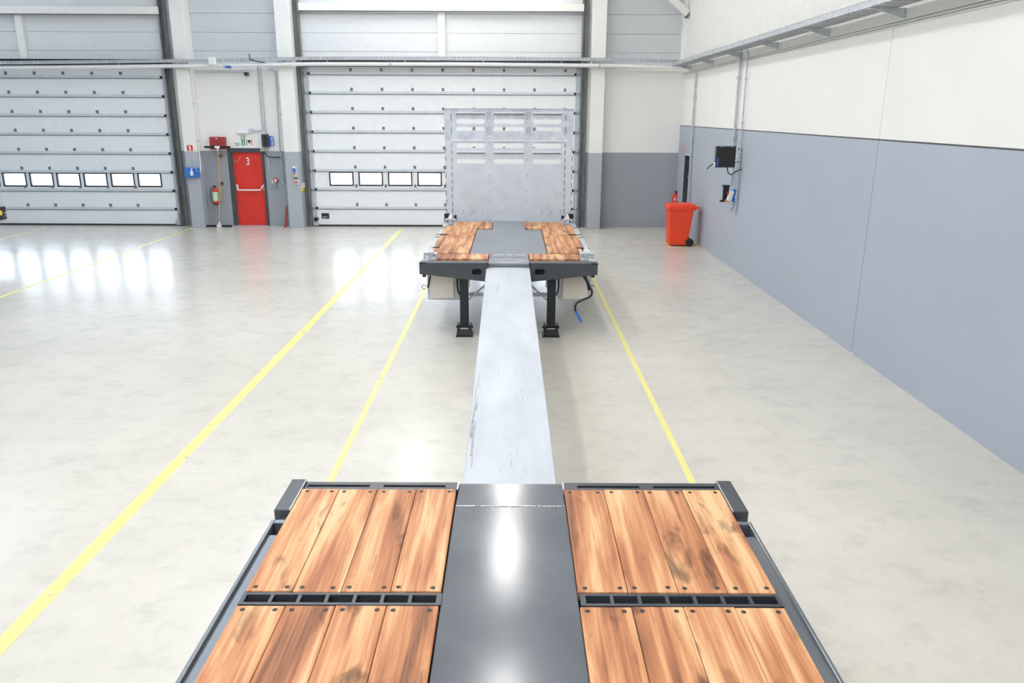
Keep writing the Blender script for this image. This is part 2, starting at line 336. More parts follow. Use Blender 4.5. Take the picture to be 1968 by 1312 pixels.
for (x0, x1), mm in zip(CLX, (M['clad2'], M['clad'], M['clad2'], M['clad'])):
    zs = [ZT+0.01] + [4.79, 5.27, 5.76, 6.24, 6.72, 7.2, 7.68, ZC]
    if mm is M['clad2']: zs[0] = 4.56
    for i in range(len(zs)-1): bp('cladding_panel', x0, x1, zs[i]+0.004, zs[i+1]-0.004, mm, YB+0.05)
    # micro ribs pressed into each sheet
    r = MB(); z = zs[0]+0.10
    while z < 6.2:
        if min(abs(z-q) for q in zs) > 0.03: r.box(x0, x1, YB+0.047, YB+0.05, z-0.028, z+0.028)
        z += 0.0965
    r.build('cladding_rib', mm, wb)['kind'] = 'stuff'
bp('cladding_backing', XL, XR+0.26, 4.4, ZC, M['alu'], YB+0.222, YB+0.3)
bp('cladding_panel', XL, CLX[0][0], ZT, ZC, M['clad'], YB+0.05)
for x0, x1 in ((-9.1, -8.8), (-6.36, -6.05), (2.15, 2.48)): bp('cladding_panel', x0, x1, ZT, ZC, M['clad'], YB+0.05)
# concrete ledge and its water-stained edge under the cladding
for x0, x1 in ((-8.79, -6.38), (2.5, XR)): bp('wall_ledge', x0, x1, 4.30, ZT+0.01, M['white'], YB-0.015, YB+0.05)
# pale sealant band where cladding meets the right wall
s = MB()
pts = [(4.40, 0.13), (4.8, 0.10), (5.2, 0.12), (5.5, 0.09), (5.75, 0.13), (6.3, 0.10)]
for (za, wa), (zb, wb_) in zip(pts, pts[1:]):
    s.hexa([(XR-wa, YB+0.02, za), (XR, YB+0.02, za), (XR, YB+0.06, za), (XR-wa, YB+0.06, za)], [(XR-wb_, YB+0.02, zb), (XR, YB+0.02, zb), (XR, YB+0.06, zb), (XR-wb_, YB+0.06, zb)])
s.build('sealant_strip', M['white'], wb)

# columns
for x0, x1, lab in ((-9.165, -8.795, 'concrete column beside the left shutter door, grey painted foot'), (-6.375, -5.97, 'concrete column between red door and middle shutter door'), (2.125, 2.50, 'concrete column right of the middle shutter door')):
    c = MB().box(x0, x1, 22.6, YB+0.05, 0, ZC).build('column', M['col'], None, 0.012)
    tag(c, lab, 'column', kind='structure')

# white hollow beams and posts over the two shutter doors
for x0, x1, z0, z1, lab in ((D1X[0]-0.1, -9.55, 5.70, 5.895, 'white steel beam crossing above the left shutter door'), (-5.78, 1.90, 5.81, 6.0, 'white steel beam crossing above the middle shutter door')):
    b = MB().box(x0, x1, 22.82, 22.97, z0, z1).build('lintel', M['white'], None, 0.012); tag(b, lab, 'beam', kind='structure')
    MB().box(x0, x1, 22.83, 22.96, z0-0.012, z0).build('beam_shadow_strip', M['track'], b)  # dark strip that paints the shadow beneath the beam
for xc, zt, lab in ((-1.95, 5.80, 'white steel post above the middle shutter door'), (-13.42, 5.69, 'white steel post above the left shutter door')):
    pst = MB().box(xc-0.1, xc+0.1, 22.93, YB+0.05, 4.56, zt).build('post', M['white'], None, 0.008); tag(pst, lab, 'post', kind='structure')

# diagonal steel brace in the upper right corner
a, b = at_y(1284, -8, 22.75), at_y(1321, 27, 22.75)
d = (b-a).normalized(); n = Vector((-d.z, 0, d.x))*0.085
br = MB(); e0 = a - d*1.5
br.hexa([e0-n+Vector((0,-.1,0)), b-n+Vector((0,-.1,0)), b-n+Vector((0,.1,0)), e0-n+Vector((0,.1,0))], [e0+n+Vector((0,-.1,0)), b+n+Vector((0,-.1,0)), b+n+Vector((0,.1,0)), e0+n+Vector((0,.1,0))])
br = br.build('beam', M['white'], None, 0.01); tag(br, 'white diagonal roof brace ending in the upper right corner', 'beam', kind='structure')
MB().hexa([b-n*1.05+Vector((0,-.105,0)), b-n*1.05+d*0.06+Vector((0,-.105,0)), b-n*1.05+d*0.06+Vector((0,.105,0)), b-n*1.05+Vector((0,.105,0))], [b+n*1.05+Vector((0,-.105,0)), b+n*1.05+d*0.06+Vector((0,-.105,0)), b+n*1.05+d*0.06+Vector((0,.105,0)), b+n*1.05+Vector((0,.105,0))]).build('end_plate', M['track'], br)

# outside yard seen through the panes
og = MB().box(-70, 60, YB+0.3, 140, -0.35, -0.12).build('ground', M['extg']); tag(og, 'pale concrete yard outside the door windows', 'yard', kind='structure')

# ------------------------------------------------------------------ sectional doors
hinge_me = MB().box(-0.034, 0.034, -0.022, 0, -0.04, 0.04).mesh('hinge', plain('hinge_grey', (0.17, 0.18, 0.20), 0.5))
def sectional_door(name, label, X, zs, hx, wx, wrow, side_clips):
    d = thing(name, label, 'door', ((X[0]+X[1])/2, YB, 0), kind='structure')
    x0, x1 = X
    for i in range(len(zs)-1):
        z0, z1 = zs[i], zs[i+1]
        if i == wrow:      # section with windows
            loops = [rect(x0, x1, z0+0.004, z1-0.004)] + [rect(a, a+w, z0+0.135, z0+0.135+0.36) for a, w in wx]
            me = plate_mesh('door_section', loops, 0.05, M['doorw'], lambda u, v, w: (u, YB+0.045+w, v)); sec = link('door_section', me, d)
            for a, w in wx:
                za, zb = z0+0.135, z0+0.495
                fm = MB(); t = 0.040
                fm.box(a-t*.5, a+w+t*.5, YB+0.008, YB+0.07, za-t*.5, za+t*.5); fm.box(a-t*.5, a+w+t*.5, YB+0.008, YB+0.07, zb-t*.5, zb+t*.5)
                fm.box(a-t*.5, a+t*.5, YB+0.008, YB+0.07, za+t*.5, zb-t*.5); fm.box(a+w-t*.5, a+w+t*.5, YB+0.008, YB+0.07, za+t*.5, zb-t*.5)
                fm.build('window_frame', M['blackp'], sec)
                MB().box(a+t*.5, a+w-t*.5, YB+0.036, YB+0.042, za+t*.5, zb-t*.5).build('window_pane', M['glass'], sec)
        else:
            sec = MB().box(x0, x1, YB+0.02, YB+0.07, z0+0.004, z1-0.004).build('door_section', M['doorw'], d)
        if i > 0:          # rail on the lower edge of every section but the lowest, with a dark shadow gap under it
            MB().box(x0+0.13, x1-0.13, YB-0.004, YB+0.02, z0-0.006, z0+0.062).build('aluminium_rail', M['alu'], sec)
            gk = MB().box(x0+0.13, x1-0.13, YB-0.001, YB+0.021, z0-0.022, z0-0.006); gk.box(x0, x1, YB+0.03, YB+0.085, z0-0.03, z0+0.03); gk.build('rail_gasket', M['track'], sec)
            for h in hx(i): link('hinge', hinge_me, sec, (h, YB+0.02, z0+0.118))
            for sx, sg in ((x0, 1), (x1, -1)):
                xa, xb = sorted((sx+sg*0.0, sx+sg*0.10)); MB().box(xa, xb, YB-0.05, YB+0.01, z0+0.01, z0+0.05).build('roller_hinge', M['alu'], sec)
                xa, xb = sorted((sx+sg*0.12, sx+sg*0.17)); MB().box(xa, xb, YB-0.03, YB+0.02, z0-0.02, z0+0.05).build('rail_cap', M['blackp'], sec)
                for q in (0.005, 0.075):
                    xa, xb = sorted((sx+sg*q, sx+sg*(q+0.022))); MB().box(xa, xb, YB-0.058, YB-0.05, z0-0.005, z0+0.06).build('roller_bolt', M['track'], sec)
        for sx, sg in ((x0, 1), (x1, -1)):
            xa, xb = sorted((sx, sx+sg*0.125)); MB().box(xa, xb, YB-0.002, YB+0.02, z0+0.006, z1-0.006).build('end_stile', M['stile'], sec)
    MB().box(x0, x1, YB+0.0, YB+0.07, 0.0, 0.045).build('bottom_seal', M['black'], d)
    for sx, sg in ((x0, -1), (x1, 1)):
        t = MB()
        xa, xb = sorted((sx+sg*0.005, sx+sg*0.055)); t.box(xa, xb, YB-0.12, YB-0.04, 0, ZC-0.1)
        xa, xb = sorted((sx+sg*0.055, sx+sg*0.20)); t.box(xa, xb, YB-0.06, YB-0.02, 0, ZC-0.1)
        xa, xb = sorted((sx+sg*0.075, sx+sg*0.095)); t.box(xa, xb, YB-0.10, YB-0.06, 0, ZC-0.1)
        t.build('door_track', M['track'], d)
        xa, xb = sorted((sx-sg*0.02, sx-sg*0.16)); MB().box(xa, xb, YB-0.08, YB-0.01, 0.03, 0.12).build('bottom_bracket', M['galv'], d)
        c = MB(); c.cyl((sx-sg*0.10, YB-0.07, 0.16), (sx-sg*0.10, YB-0.02, 0.16), 0.045, 12); c.box(sx-sg*0.07-0.02, sx-sg*0.07+0.02, YB-0.06, YB-0.02, 0.12, 0.36)
        c.build('cable_bracket', M['galv'], d)
    h = MB().box(x0, x1, YB-0.10, YB+0.02, 4.395, 4.56).build('door_header', M['black'], d)
    return d
Z2 = [0.03, 0.508, 1.042, 1.570, 2.106, 2.641, 3.170, 3.684, 4.195, 4.56]
Z1 = [0.03, 0.462, 0.983, 1.504, 2.026, 2.548, 3.057, 3.573, 4.075, 4.56]
dr2 = sectional_door('door_2', 'white sectional shutter door behind the trailer, middle of the back wall', D2X, Z2, lambda i: [-4.49+0.848*k for k in range(8)], [(-5.235+0.842*k, 0.655) for k in range(8)], 2, True)
dr1 = sectional_door('door_1', 'white sectional shutter door cut by the left picture edge', D1X, Z1, lambda i: [-10.83-0.795*k - 0.004*i for k in range(8)], [(-10.73-0.775*k, 0.642) for k in range(9)], 2, True)
# small black rating plate low on the middle door and a dark operator knob beside it
pl = at_y(625, 415, YB)
lb = MB().box(pl.x-0.11, pl.x+0.11, YB+0.01, YB+0.02, pl.z-0.08, pl.z+0.08).build('rating_plate', M['blackp'], dr2)
t = MB()
for k, w in enumerate((0.15, 0.12, 0.16, 0.09)): t.box(pl.x-0.085, pl.x-0.085+w, YB+0.007, YB+0.01, pl.z-0.015-0.017*k, pl.z-0.008-0.017*k)
t.build('plate_print', M['stile'], lb)
kn = at_y(608, 421, YB-0.05)
MB().cyl((kn.x, YB-0.12, kn.z), (kn.x, YB+0.02, kn.z), 0.058, 14).build('door_knob', M['blackp'], dr2)

# ------------------------------------------------------------------ red personnel door
d3 = thing('door_3', 'red fire door with white figure 3 and push bar', 'door', ((PX0+PX1)/2, YB, 0), kind='structure')
f = MB(); f.box(PX0, PX0+0.115, YB-0.02, YB+0.2, 0, PZ); f.box(PX1-0.075, PX1, YB-0.02, YB+0.2, 0, PZ); f.box(PX0+0.115, PX1-0.075, YB-0.02, YB+0.2, PZ-0.115, PZ)
f.build('door_frame', M['paint'], d3, 0.004)
lx0, lx1 = PX0+0.115, PX1-0.075
leaf = MB().box(lx0+0.004, lx1-0.004, YB+0.07, YB+0.12, 0.012, PZ-0.12).build('door_leaf', M['red'], d3, 0.003)
bz = 1.03
b = MB(); xa, xb = lx0+0.06, lx1-0.02
b.tube([(xa, YB+0.06, bz+0.11), (xa+0.01, YB-0.0, bz+0.10), (xa+0.05, YB-0.03, bz), (xb-0.09, YB-0.03, bz), (xb-0.03, YB-0.01, bz+0.10), (xb, YB+0.03, bz+0.13)], 0.024, 10)
b.box(xa-0.025, xa+0.025, YB+0.04, YB+0.07, bz-0.02, bz+0.15); b.box(xb-0.025, xb+0.015, YB+0.04, YB+0.07, bz-0.02, bz+0.15)
b.build('push_bar', M['whitep'], d3)
cu = bpy.data.curves.new('figure', 'FONT'); cu.body = '3'; cu.size = 0.30; cu.extrude = 0.002; cu.align_x = 'CENTER'; cu.align_y = 'CENTER'; cu.offset = 0.006
to = bpy.data.objects.new('figure', cu); COL.objects.link(to); me = bpy.data.meshes.new_from_object(to); bpy.data.objects.remove(to)
p = at_y(476.5, 310.5, YB+0.07)
for v in me.vertices: v.co = (p.x + v.co.x*0.62, YB+0.068 - v.co.z, p.z + v.co.y)
me.materials.clear(); me.materials.append(M['whitep']); fg = link('door_number', me, d3); fg['label'] = 'white figure 3'
hose = [(lx0+0.03, YB+0.06, 1.86), (lx0+0.07, YB+0.02, 1.83), (lx0+0.14, YB+0.02, 1.83), (lx0+0.19, YB+0.03, 1.89), (lx0+0.21, YB+0.06, 1.97)]
MB().tube(hose, 0.006, 6).build('cable_loop', M['stile'], d3)
MB().box(PX0, PX1, YB-0.05, YB+0.2, 0, 0.012).build('threshold', M['galv'], d3)

# ------------------------------------------------------------------ the trailer
tr = thing('extendable_trailer', 'dark grey extendable low-bed trailer with wooden planked decks and galvanised headboard', 'trailer', (0, 7.0, 0))
ZD = 1.08
# sloping extension beam (box section)
def beam_pt(y): return 0.797 + (1.034-0.797)*(y-4.83)/(11.2-4.83)
yA, yB = 0.6, 11.6
def cx(y): return -0.011 + (-0.062+0.011)*(y-4.83)/(11.2-4.83)
zA, zB = beam_pt(yA), beam_pt(yB)
w = 0.3125
MB().hexa([(cx(yA)-w, yA, zA-0.36), (cx(yA)+w, yA, zA-0.36), (cx(yB)+w, yB, zB-0.36), (cx(yB)-w, yB, zB-0.36)], [(cx(yA)-w, yA, zA), (cx(yA)+w, yA, zA), (cx(yB)+w, yB, zB), (cx(yB)-w, yB, zB)]).build('extension_beam', M['beam'], tr, 0.008)
# scuffs along the left edge and centre of the beam: thin grease streaks on the coating
sc = MB(); rs = random.Random(3)
def streak(x, y, ln, wd):
    z0, z1 = beam_pt(y)+0.0012, beam_pt(y+ln)+0.0012; c0, c1 = cx(y)+x, cx(y+ln)+x
    sc.add([(c0-wd, y, z0), (c0+wd, y, z0), (c1+wd*0.4, y+ln, z1), (c1-wd*0.4, y+ln, z1)], [(0,1,2,3)])
for k in range(20): streak(rs.choice((-0.26, -0.24, 0.02, 0.05, 0.12, -0.08))+rs.uniform(-.02,.02), rs.uniform(4.9, 7.2), rs.uniform(0.03, 0.14), rs.uniform(0.001, 0.003))
for k in range(6): streak(rs.uniform(-0.25, 0.2), rs.uniform(8.2, 10.9), rs.uniform(0.05, 0.2), 0.0018)
streak(-0.14, 9.75, 1.0, 0.003)
for k in range(14): streak(-0.285+rs.uniform(-.012,.02), rs.uniform(4.9, 6.6), rs.uniform(0.1, 0.45), rs.uniform(0.003, 0.008))
sc.build('scuff_mark', mottle('scuff', (0.20,0.22,0.24), (0.36,0.39,0.42), 20, 0.5), tr)['kind'] = 'stuff'

# rear deck --------------------------------------------------------
RY0 = 0.55
XO, XI = 1.275, 1.208
for sg in (-1, 1):
    def bx(mb, xa, xb, *r): x0, x1 = sorted((sg*xa, sg*xb)); mb.box(x0, x1, *r)
    m = MB(); bx(m, XI, XO+0.02, 3.875, 4.255, 0.80, ZD+0.012); bx(m, XI-0.02, XI+0.05, 3.79, 3.875, 0.80, ZD-0.03)
    m.build('side_rail_end', M['paint'], tr, 0.006)
    m = MB(); bx(m, XI, XO, RY0, 3.665, 0.80, ZD-0.02)
    bx(m, XO-0.012, XO+0.006, RY0, 3.79, 0.80, ZD); bx(m, XI, XO-0.012, 3.755, 3.79, 0.80, ZD); bx(m, XI, XO-0.012, 3.665, 3.755, 0.80, 0.86)
    m.build('side_rail', M['plate'], tr, 0.004)
    MB().cyl((sg*1.248, 3.78, 1.02), (sg*1.248, 3.88, 1.02), 0.018, 10).build('lashing_pin', M['galv'], tr)
    MB().box(*sorted((sg*(XI-0.002), sg*(XI+0.003))), 3.875, 4.255, ZD+0.006, ZD+0.015).build('weld_seam', M['weld'], tr)
# front cross rail with long slots, pocket rails between plank rows
def slot_rail(name, x0, x1, y0, y1, slots, ztop, depth=0.2):
    loops = [rect(x0, x1, y0, y1)] + slots
    me = plate_mesh(name, loops, 0.012, M['paint'], lambda u, v, w: (u, v, ztop-0.006+w)); o = link(name, me, tr)
    b = MB(); b.box(x0, x1, y0, y0+0.012, ztop-depth, ztop-0.012); b.box(x0, x1, y1-0.012, y1, ztop-depth, ztop-0.012); b.box(x0, x1, y0, y1, ztop-depth-0.01, ztop-depth)
    b.build('rail_wall', M['paint'], o); return o
for sg in (-1, 1):
    xs = sorted((sg*0.31, sg*XI))
    sl = [rect(*sorted((sg*a, sg*b)), 4.183, 4.212) for a, b in ((0.385, 0.748), (0.828, 1.19))]
    slot_rail('slotted_cross_rail', xs[0], xs[1], 4.148, 4.248, sl, ZD-0.004)
    for yc in (3.07, 1.93, 0.79):
        sl = [rect(*sorted((sg*(0.335+0.1243*k), sg*(0.335+0.1243*k+0.1085))), yc-0.028, yc+0.03) for k in range(7)]
        o = slot_rail('pocket_rail', xs[0], xs[1], yc-0.045, yc+0.045, sl, ZD+0.004, 0.14)
        for k in range(6):
            a = sg*(0.335+0.1243*(k+1)-0.008); MB().box(a-0.006, a+0.006, yc-0.033, yc+0.033, ZD-0.143, ZD-0.016).build('pocket_divider', M['paint'], o)
        for e in (0.318, XI-0.006): MB().box(sg*e-0.006, sg*e+0.006, yc-0.045, yc+0.045, ZD-0.008, ZD+0.002).build('weld_seam', M['weld'], o)
    b = MB().box(xs[0], xs[1], RY0, 4.15, 0.80, 0.86).build('deck_pan', M['black'], tr)
# centre plate, its tail sloping down to the beam
cpl = MB(); cpl.box(-0.312, 0.302, RY0, 3.955, 0.90, ZD-0.004)
cpl.build('centre_plate', M['plate'], tr, 0.004)
cp2 = MB(); cp2.hexa([(-0.312, 3.955, 0.93), (0.302, 3.955, 0.93), (0.300, 4.235, 0.93), (-0.31, 4.235, 0.93)], [(-0.312, 3.955, ZD-0.004), (0.302, 3.955, ZD-0.004), (0.296, 4.24, ZD-0.006), (-0.306, 4.24, ZD-0.006)])
cp2.build('centre_plate_nose', M['plate'], tr, 0.006)
ws = MB(); rs = random.Random(5); x = -0.31
while x < 0.30:
    l = rs.uniform(0.008, 0.03); ws.box(x, min(x+l, 0.302), 3.952+rs.uniform(-.003,.001), 3.957+rs.uniform(0,.003), ZD-0.006, ZD-0.001); x += l + rs.choice((0, 0, 0.004, 0.01))
ws.build('weld_seam', M['weld'], tr)['kind'] = 'stuff'
for sg in (-1, 1):
    x = sg*0.307-0.005; MB().box(x-0.004, x+0.004, 4.15, 4.245, ZD-0.012, ZD+0.002).build('weld_seam', M['weld'], tr)

screw_me = MB().cyl((0,0,-0.001), (0,0,0.0012), 0.0115, 10).mesh('screw', M['bolt'])
def plank(x0, x1, y0, y1, ztop, th=0.045, screws=(), crown=0.0):
    hx, hy = (x1-x0)/2, (y1-y0)/2
    key = MB().box(-hx+0.0012, hx-0.0012, -hy, hy, -th, 0).mesh('plank', M['wood'])
    o = link('plank', key, tr, ((x0+x1)/2, (y0+y1)/2, ztop), 0.004)
    for sx, sy in screws: s_ = link('screw', screw_me, o, (sx, sy, ztop))
    return o
LX = [-1.207, -0.993, -0.772, -0.547, -0.317]; RX = [0.303, 0.532, 0.760, 0.985, 1.205]
rs = random.Random(11)
for X in (LX, RX):
    for a, b in zip(X, X[1:]):
        for y0, y1 in ((3.122, 4.142), (1.985, 3.018), (0.845, 1.875)):
            dz = rs.uniform(-0.002, 0.002); e = 0.035
            sc4 = [(a+0.037+rs.uniform(-.006,.006), y0+e), (b-0.037+rs.uniform(-.006,.006), y0+e+rs.uniform(-.006,.006)), (a+0.037+rs.uniform(-.006,.006), y1-e), (b-0.037, y1-e)]
            if y0 < 1: sc4 = sc4[2:]
            plank(a, b, y0+rs.uniform(0,.006), y1-rs.uniform(0,.005), ZD+0.006+dz, 0.045, sc4)
# rear running gear under the deck
for sg in (-1, 1):
    for yc in (1.25, 2.35):
        wv = MB()
        n = 28; prof = [(0.16, 0.0), (0.33, 0.0), (0.365, 0.03), (0.365, 0.21), (0.33, 0.24), (0.16, 0.24)]
        vs = [(sg*(0.96+h), yc+r*math.cos(2*PI*k/n), 0.365+r*math.sin(2*PI*k/n)) for r, h in prof for k in range(n)]
        wv.add(vs, [(j*n+k, j*n+(k+1)%n, (j+1)*n+(k+1)%n, (j+1)*n+k) for j in range(5) for k in range(n)], True)
        o = wv.build('wheel', M['black'], tr)
        MB().cyl((sg*0.98, yc, 0.365), (sg*1.17, yc, 0.365), 0.17, 20).build('wheel_rim', M['galv'], o)
for yc in (1.25, 2.35): MB().cyl((-1.0, yc, 0.365), (1.0, yc, 0.365), 0.055, 12).build('axle', M['paint'], tr)
for yc in (1.25, 2.35):
    for sg in (-1, 1): MB().box(sg*0.7-0.05, sg*0.7+0.05, yc-0.08, yc+0.08, 0.36, 0.82).build('axle_hanger', M['paint'], tr)

# front (gooseneck) platform ---------------------------------------
FY0, FY1, FX0, FX1 = 11.18, 15.94, -1.335, 1.227
ZF = 1.098
FC = (FX0+FX1)/2
# tapered end beam with oval openings: two halves either side of the extension beam
def end_half(xo, xi, hole):
    loops = [[(xo, ZF+0.012), (xo, 0.945), (xi, 0.835), (xi, ZF+0.012)], stadium(hole, 0.98, 0.148, 0.09)]
    me = plate_mesh('end_beam', loops, 0.02, M['paint'], lambda u, v, w: (u, FY0+0.01+w, v)); o = link('end_beam', me, tr)
    b = MB(); x0, x1 = sorted((xo, xi)); b.box(x0, x1, FY0+0.02, FY0+0.19, ZF-0.006, ZF+0.010); b.box(x0, x1, FY0+0.17, FY0+0.19, 0.95, ZF)
    b.build('end_beam_flange', M['paint'], o)
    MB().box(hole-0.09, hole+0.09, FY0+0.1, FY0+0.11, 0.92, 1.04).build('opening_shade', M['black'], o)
    sx = 1 if xo < xi else -1
    c = MB(); x0, x1 = sorted((xo-0.002*sx, xo+0.09*sx)); c.box(x0, x1, FY0-0.004, FY0+0.02, ZF-0.008, ZF+0.016); c.build('end_cap', M['black'], o)
    c = MB(); x0, x1 = sorted((xo+0.04*sx, xo+0.09*sx)); c.box(x0, x1, FY0+0.01, FY0+0.06, 0.90, 0.945); c.build('lamp_bracket', M['black'], o)
end_half(FX0, -0.345, -0.512); end_half(FX1, 0.24, 0.395)
# galvanised side rails
for xo, sg in ((FX0, 1), (FX1, -1)):
    m = MB(); x0, x1 = sorted((xo, xo+sg*0.10)); m.box(x0, x1, FY0+0.02, FY1+0.1, 0.95, ZF+0.004)
    r = m.build('side_rail', M['galv'], tr, 0.005)
    for yy in (11.9, 12.55, 13.7, 14.0, 14.9):
        x0, x1 = sorted((xo-sg*0.004, xo+sg*0.075)); MB().box(x0, x1, yy-0.035, yy+0.035, ZF, ZF+0.012).build('lashing_eye', M['track'], r)
# steel deck plate under and between the planks
deck = MB(); deck.box(FX0+0.10, FX1-0.10, FY0+0.02, FY1+0.05, 1.03, ZF-0.036); deck.build('deck_plate', M['plate'], tr)
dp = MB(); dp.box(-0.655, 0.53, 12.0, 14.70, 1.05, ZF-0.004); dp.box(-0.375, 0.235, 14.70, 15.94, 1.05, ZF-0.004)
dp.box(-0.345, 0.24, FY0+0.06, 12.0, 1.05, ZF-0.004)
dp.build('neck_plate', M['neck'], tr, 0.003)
ws = MB(); rs = random.Random(9); x = -0.29
while x < 0.19:
    l = rs.uniform(0.008, 0.03); ws.box(x, x+l, 11.85, 11.895, ZF-0.005, ZF+0.012); x += l + rs.choice((0, 0.006, 0.012))
for x0, x1, ya, yb in ((-0.33, -0.06, 11.36, 11.47), (-0.06, 0.2, 11.47, 11.38)):
    for k in range(12):
        t = k/12; xx = x0+(x1-x0)*t; yy = ya+(yb-ya)*t; ws.box(xx, xx+0.02, yy, yy+0.035, ZF-0.006, ZF+0.014)
ws.build('weld_seam', M['weld'], tr)['kind'] = 'stuff'
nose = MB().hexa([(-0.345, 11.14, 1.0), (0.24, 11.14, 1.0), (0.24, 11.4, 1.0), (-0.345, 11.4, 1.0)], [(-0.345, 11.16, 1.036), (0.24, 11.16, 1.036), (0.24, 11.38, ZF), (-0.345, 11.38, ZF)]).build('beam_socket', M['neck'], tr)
for (a, b, c, d_) in ((-0.37, -0.345, FY0-0.01, FY0+0.05), (0.24, 0.265, FY0-0.01, FY0+0.05)): MB().box(a, b, c, d_, ZF-0.02, ZF+0.014).build('end_cap', M['black'], tr)
ZP = ZF + 0.012
fl_planks = [(-1.135, -0.908), (-0.908, -0.672), (-0.672, -0.36)]
for a, b in fl_planks: plank(a, b, 11.53, 11.965, ZP, 0.05)
for a, b in ((-1.272, -1.165), ): plank(a, b, 12.56, 13.86, ZP, 0.05)
plank(-1.165, -0.918, 12.03, 13.88, ZP, 0.05) ; plank(-0.918, -0.665, 12.03, 13.90, ZP, 0.05)
plank(-1.165-0.075, -1.165, 12.03, 12.54, ZP-0.006, 0.045)
for a, b, y0, y1 in ((-1.274, -1.13, 14.02, 15.12), (-1.13, -0.945, 13.92, 15.68), (-0.945, -0.815, 13.92, 15.68), (-0.815, -0.665, 13.92, 15.68), (-0.665, -0.52, 14.74, 15.68), (-0.52, -0.39, 14.74, 15.68)): plank(a, b, y0, y1, ZP, 0.05)
for a, b in ((0.255, 0.53), (0.53, 0.78), (0.78, 1.013)): plank(a, b, 11.53, 11.985, ZP, 0.05)
plank(0.545, 0.79, 12.05, 13.9, ZP, 0.05); plank(0.79, 1.035, 12.05, 13.9, ZP, 0.05); plank(1.035, 1.145, 12.56, 13.9, ZP, 0.05); plank(1.035, 1.10, 12.05, 12.53, ZP-0.006, 0.045)
for a, b, y0, y1 in ((1.0, 1.135, 14.03, 15.2), (0.83, 1.0, 13.93, 15.66), (0.68, 0.83, 13.93, 15.66), (0.54, 0.68, 13.93, 15.66), (0.385, 0.54, 14.72, 15.66), (0.235, 0.385, 14.72, 15.66)): plank(a, b, y0, y1, ZP, 0.05)
for a, b, y in ((-1.275, -1.16, 13.95), (0.99, 1.135, 13.965)): MB().box(a, b, y-0.06, y+0.06, ZP-0.02, ZP+0.004).build('stake_pocket', M['black'], tr)
for a, b, y in ((-1.255, -1.17, 12.55), (1.035, 1.14, 12.545)): MB().box(a, b, y-0.035, y+0.02, ZP-0.02, ZP+0.004).build('stake_pocket', M['black'], tr)
# container locks at the four corners
for px, py, back in ((-1.215, 11.60, 0), (1.095, 11.62, 0), (-1.215, 15.50, 1), (1.075, 15.52, 1)):
    b = MB(); b.box(px-0.09, px+0.09, py-0.11, py+0.09, ZF-0.02, ZF+0.016); b.box(px-0.034, px+0.034, py-0.07, py+0.05, ZF+0.016, ZF+0.10)
    b.cyl((px-0.10, py, ZF+0.075), (px-0.034, py, ZF+0.075), 0.024, 12); b.cyl((px+0.034, py, ZF+0.07), (px+0.11, py, ZF+0.07), 0.022, 12); b.box(px-0.098, px-0.07, py-0.05, py+0.03, ZF+0.016, ZF+0.06); b.box(px+0.075, px+0.10, py-0.06, py+0.02, ZF+0.016, ZF+0.055)
    o = b.build('container_lock', M['galv'], tr, 0.003)
    c = MB(); c.add([(px-0.045, py-0.03, ZF+0.10), (px+0.045, py-0.03, ZF+0.10), (px+0.045, py+0.03, ZF+0.10), (px-0.045, py+0.03, ZF+0.10), (px-0.008, py-0.006, ZF+0.19), (px+0.008, py-0.006, ZF+0.19), (px+0.008, py+0.006, ZF+0.19), (px-0.008, py+0.006, ZF+0.19)],
        [(3,2,1,0), (4,5,6,7), (0,1,5,4), (1,2,6,5), (2,3,7,6), (3,0,4,7)])
    c.build('lock_cone', M['whitep'], o)
    if back:
        sg = 1 if px < 0 else -1
        x0, x1 = sorted((px-sg*0.13, px-sg*0.02)); k = MB(); k.box(x0, x1, py+0.12, py+0.24, ZF, ZF+0.17); x0, x1 = sorted((px+sg*0.06, px+sg*0.11)); k.box(x0, x1, py+0.12, py+0.2, ZF+0.05, ZF+0.14)
        k.build('lock_housing', M['blackp'], o)
# neck side members and cross members below the platform
nk = MB()
for x in (-0.35, 0.17): nk.box(x, x+0.08, FY0+0.2, FY1, 0.80, 1.03)
for y in (12.4, 13.6, 14.8, 15.8): nk.box(FX0+0.1, FX1-0.1, y-0.05, y+0.05, 0.93, 1.03)
nk.build('neck_frame', M['paint'], tr)

# galvanised headboard with slots ----------------------------------
HX0, HX1, HY = -1.335, 1.182, 15.94
z0, zm, z1 = 1.05, 2.665, 3.256
cols = [(-0.826, 0.562), (-0.078, 0.592), (0.668, 0.562)]
lower = plate_mesh('headboard', [rect(HX0+0.008, HX1-0.004, z0, zm)] + [stadium(c, z, w, 0.088, 10) for z in (2.563, 2.262) for c, w in cols], 0.03, M['headb'], lambda u, v, w: (u, HY-w, v))
hb = link('headboard', lower, tr)
upper = plate_mesh('headboard_extension', [rect(HX0, HX1, zm+0.004, z1)] + [stadium(c, z, w, 0.088, 10) for z in (3.02, 2.872) for c, w in cols], 0.03, M['headb2'], lambda u, v, w: (u, HY+0.012-w, v))
hu = link('headboard_extension', upper, tr)
for c, w in cols:       # narrow rolled lips (lashing rails) across each bay
    for z, par in ((3.172, hu), (2.432, hb)):
        MB().box(c-w/2, c+w/2, HY-0.04, HY-0.012, z-0.002, z+0.020).build('lashing_lip', M['whitep'], par)
        MB().box(c-w/2, c+w/2, HY-0.034, HY-0.012, z-0.016, z-0.002).build('lip_underside', M['track'], par)
for a, b in ((-1.18, -0.52), (-0.44, 0.27), (0.345, 1.03)):
    MB().box(a, b, HY-0.035, HY-0.012, zm-0.016, zm+0.004).build('top_edge_lip', M['whitep'], hb)
for a in (HX0, ): MB().box(HX0, HX1, HY-0.025, HY+0.03, z1, z1+0.012).build('top_cap', M['headb'], hu)
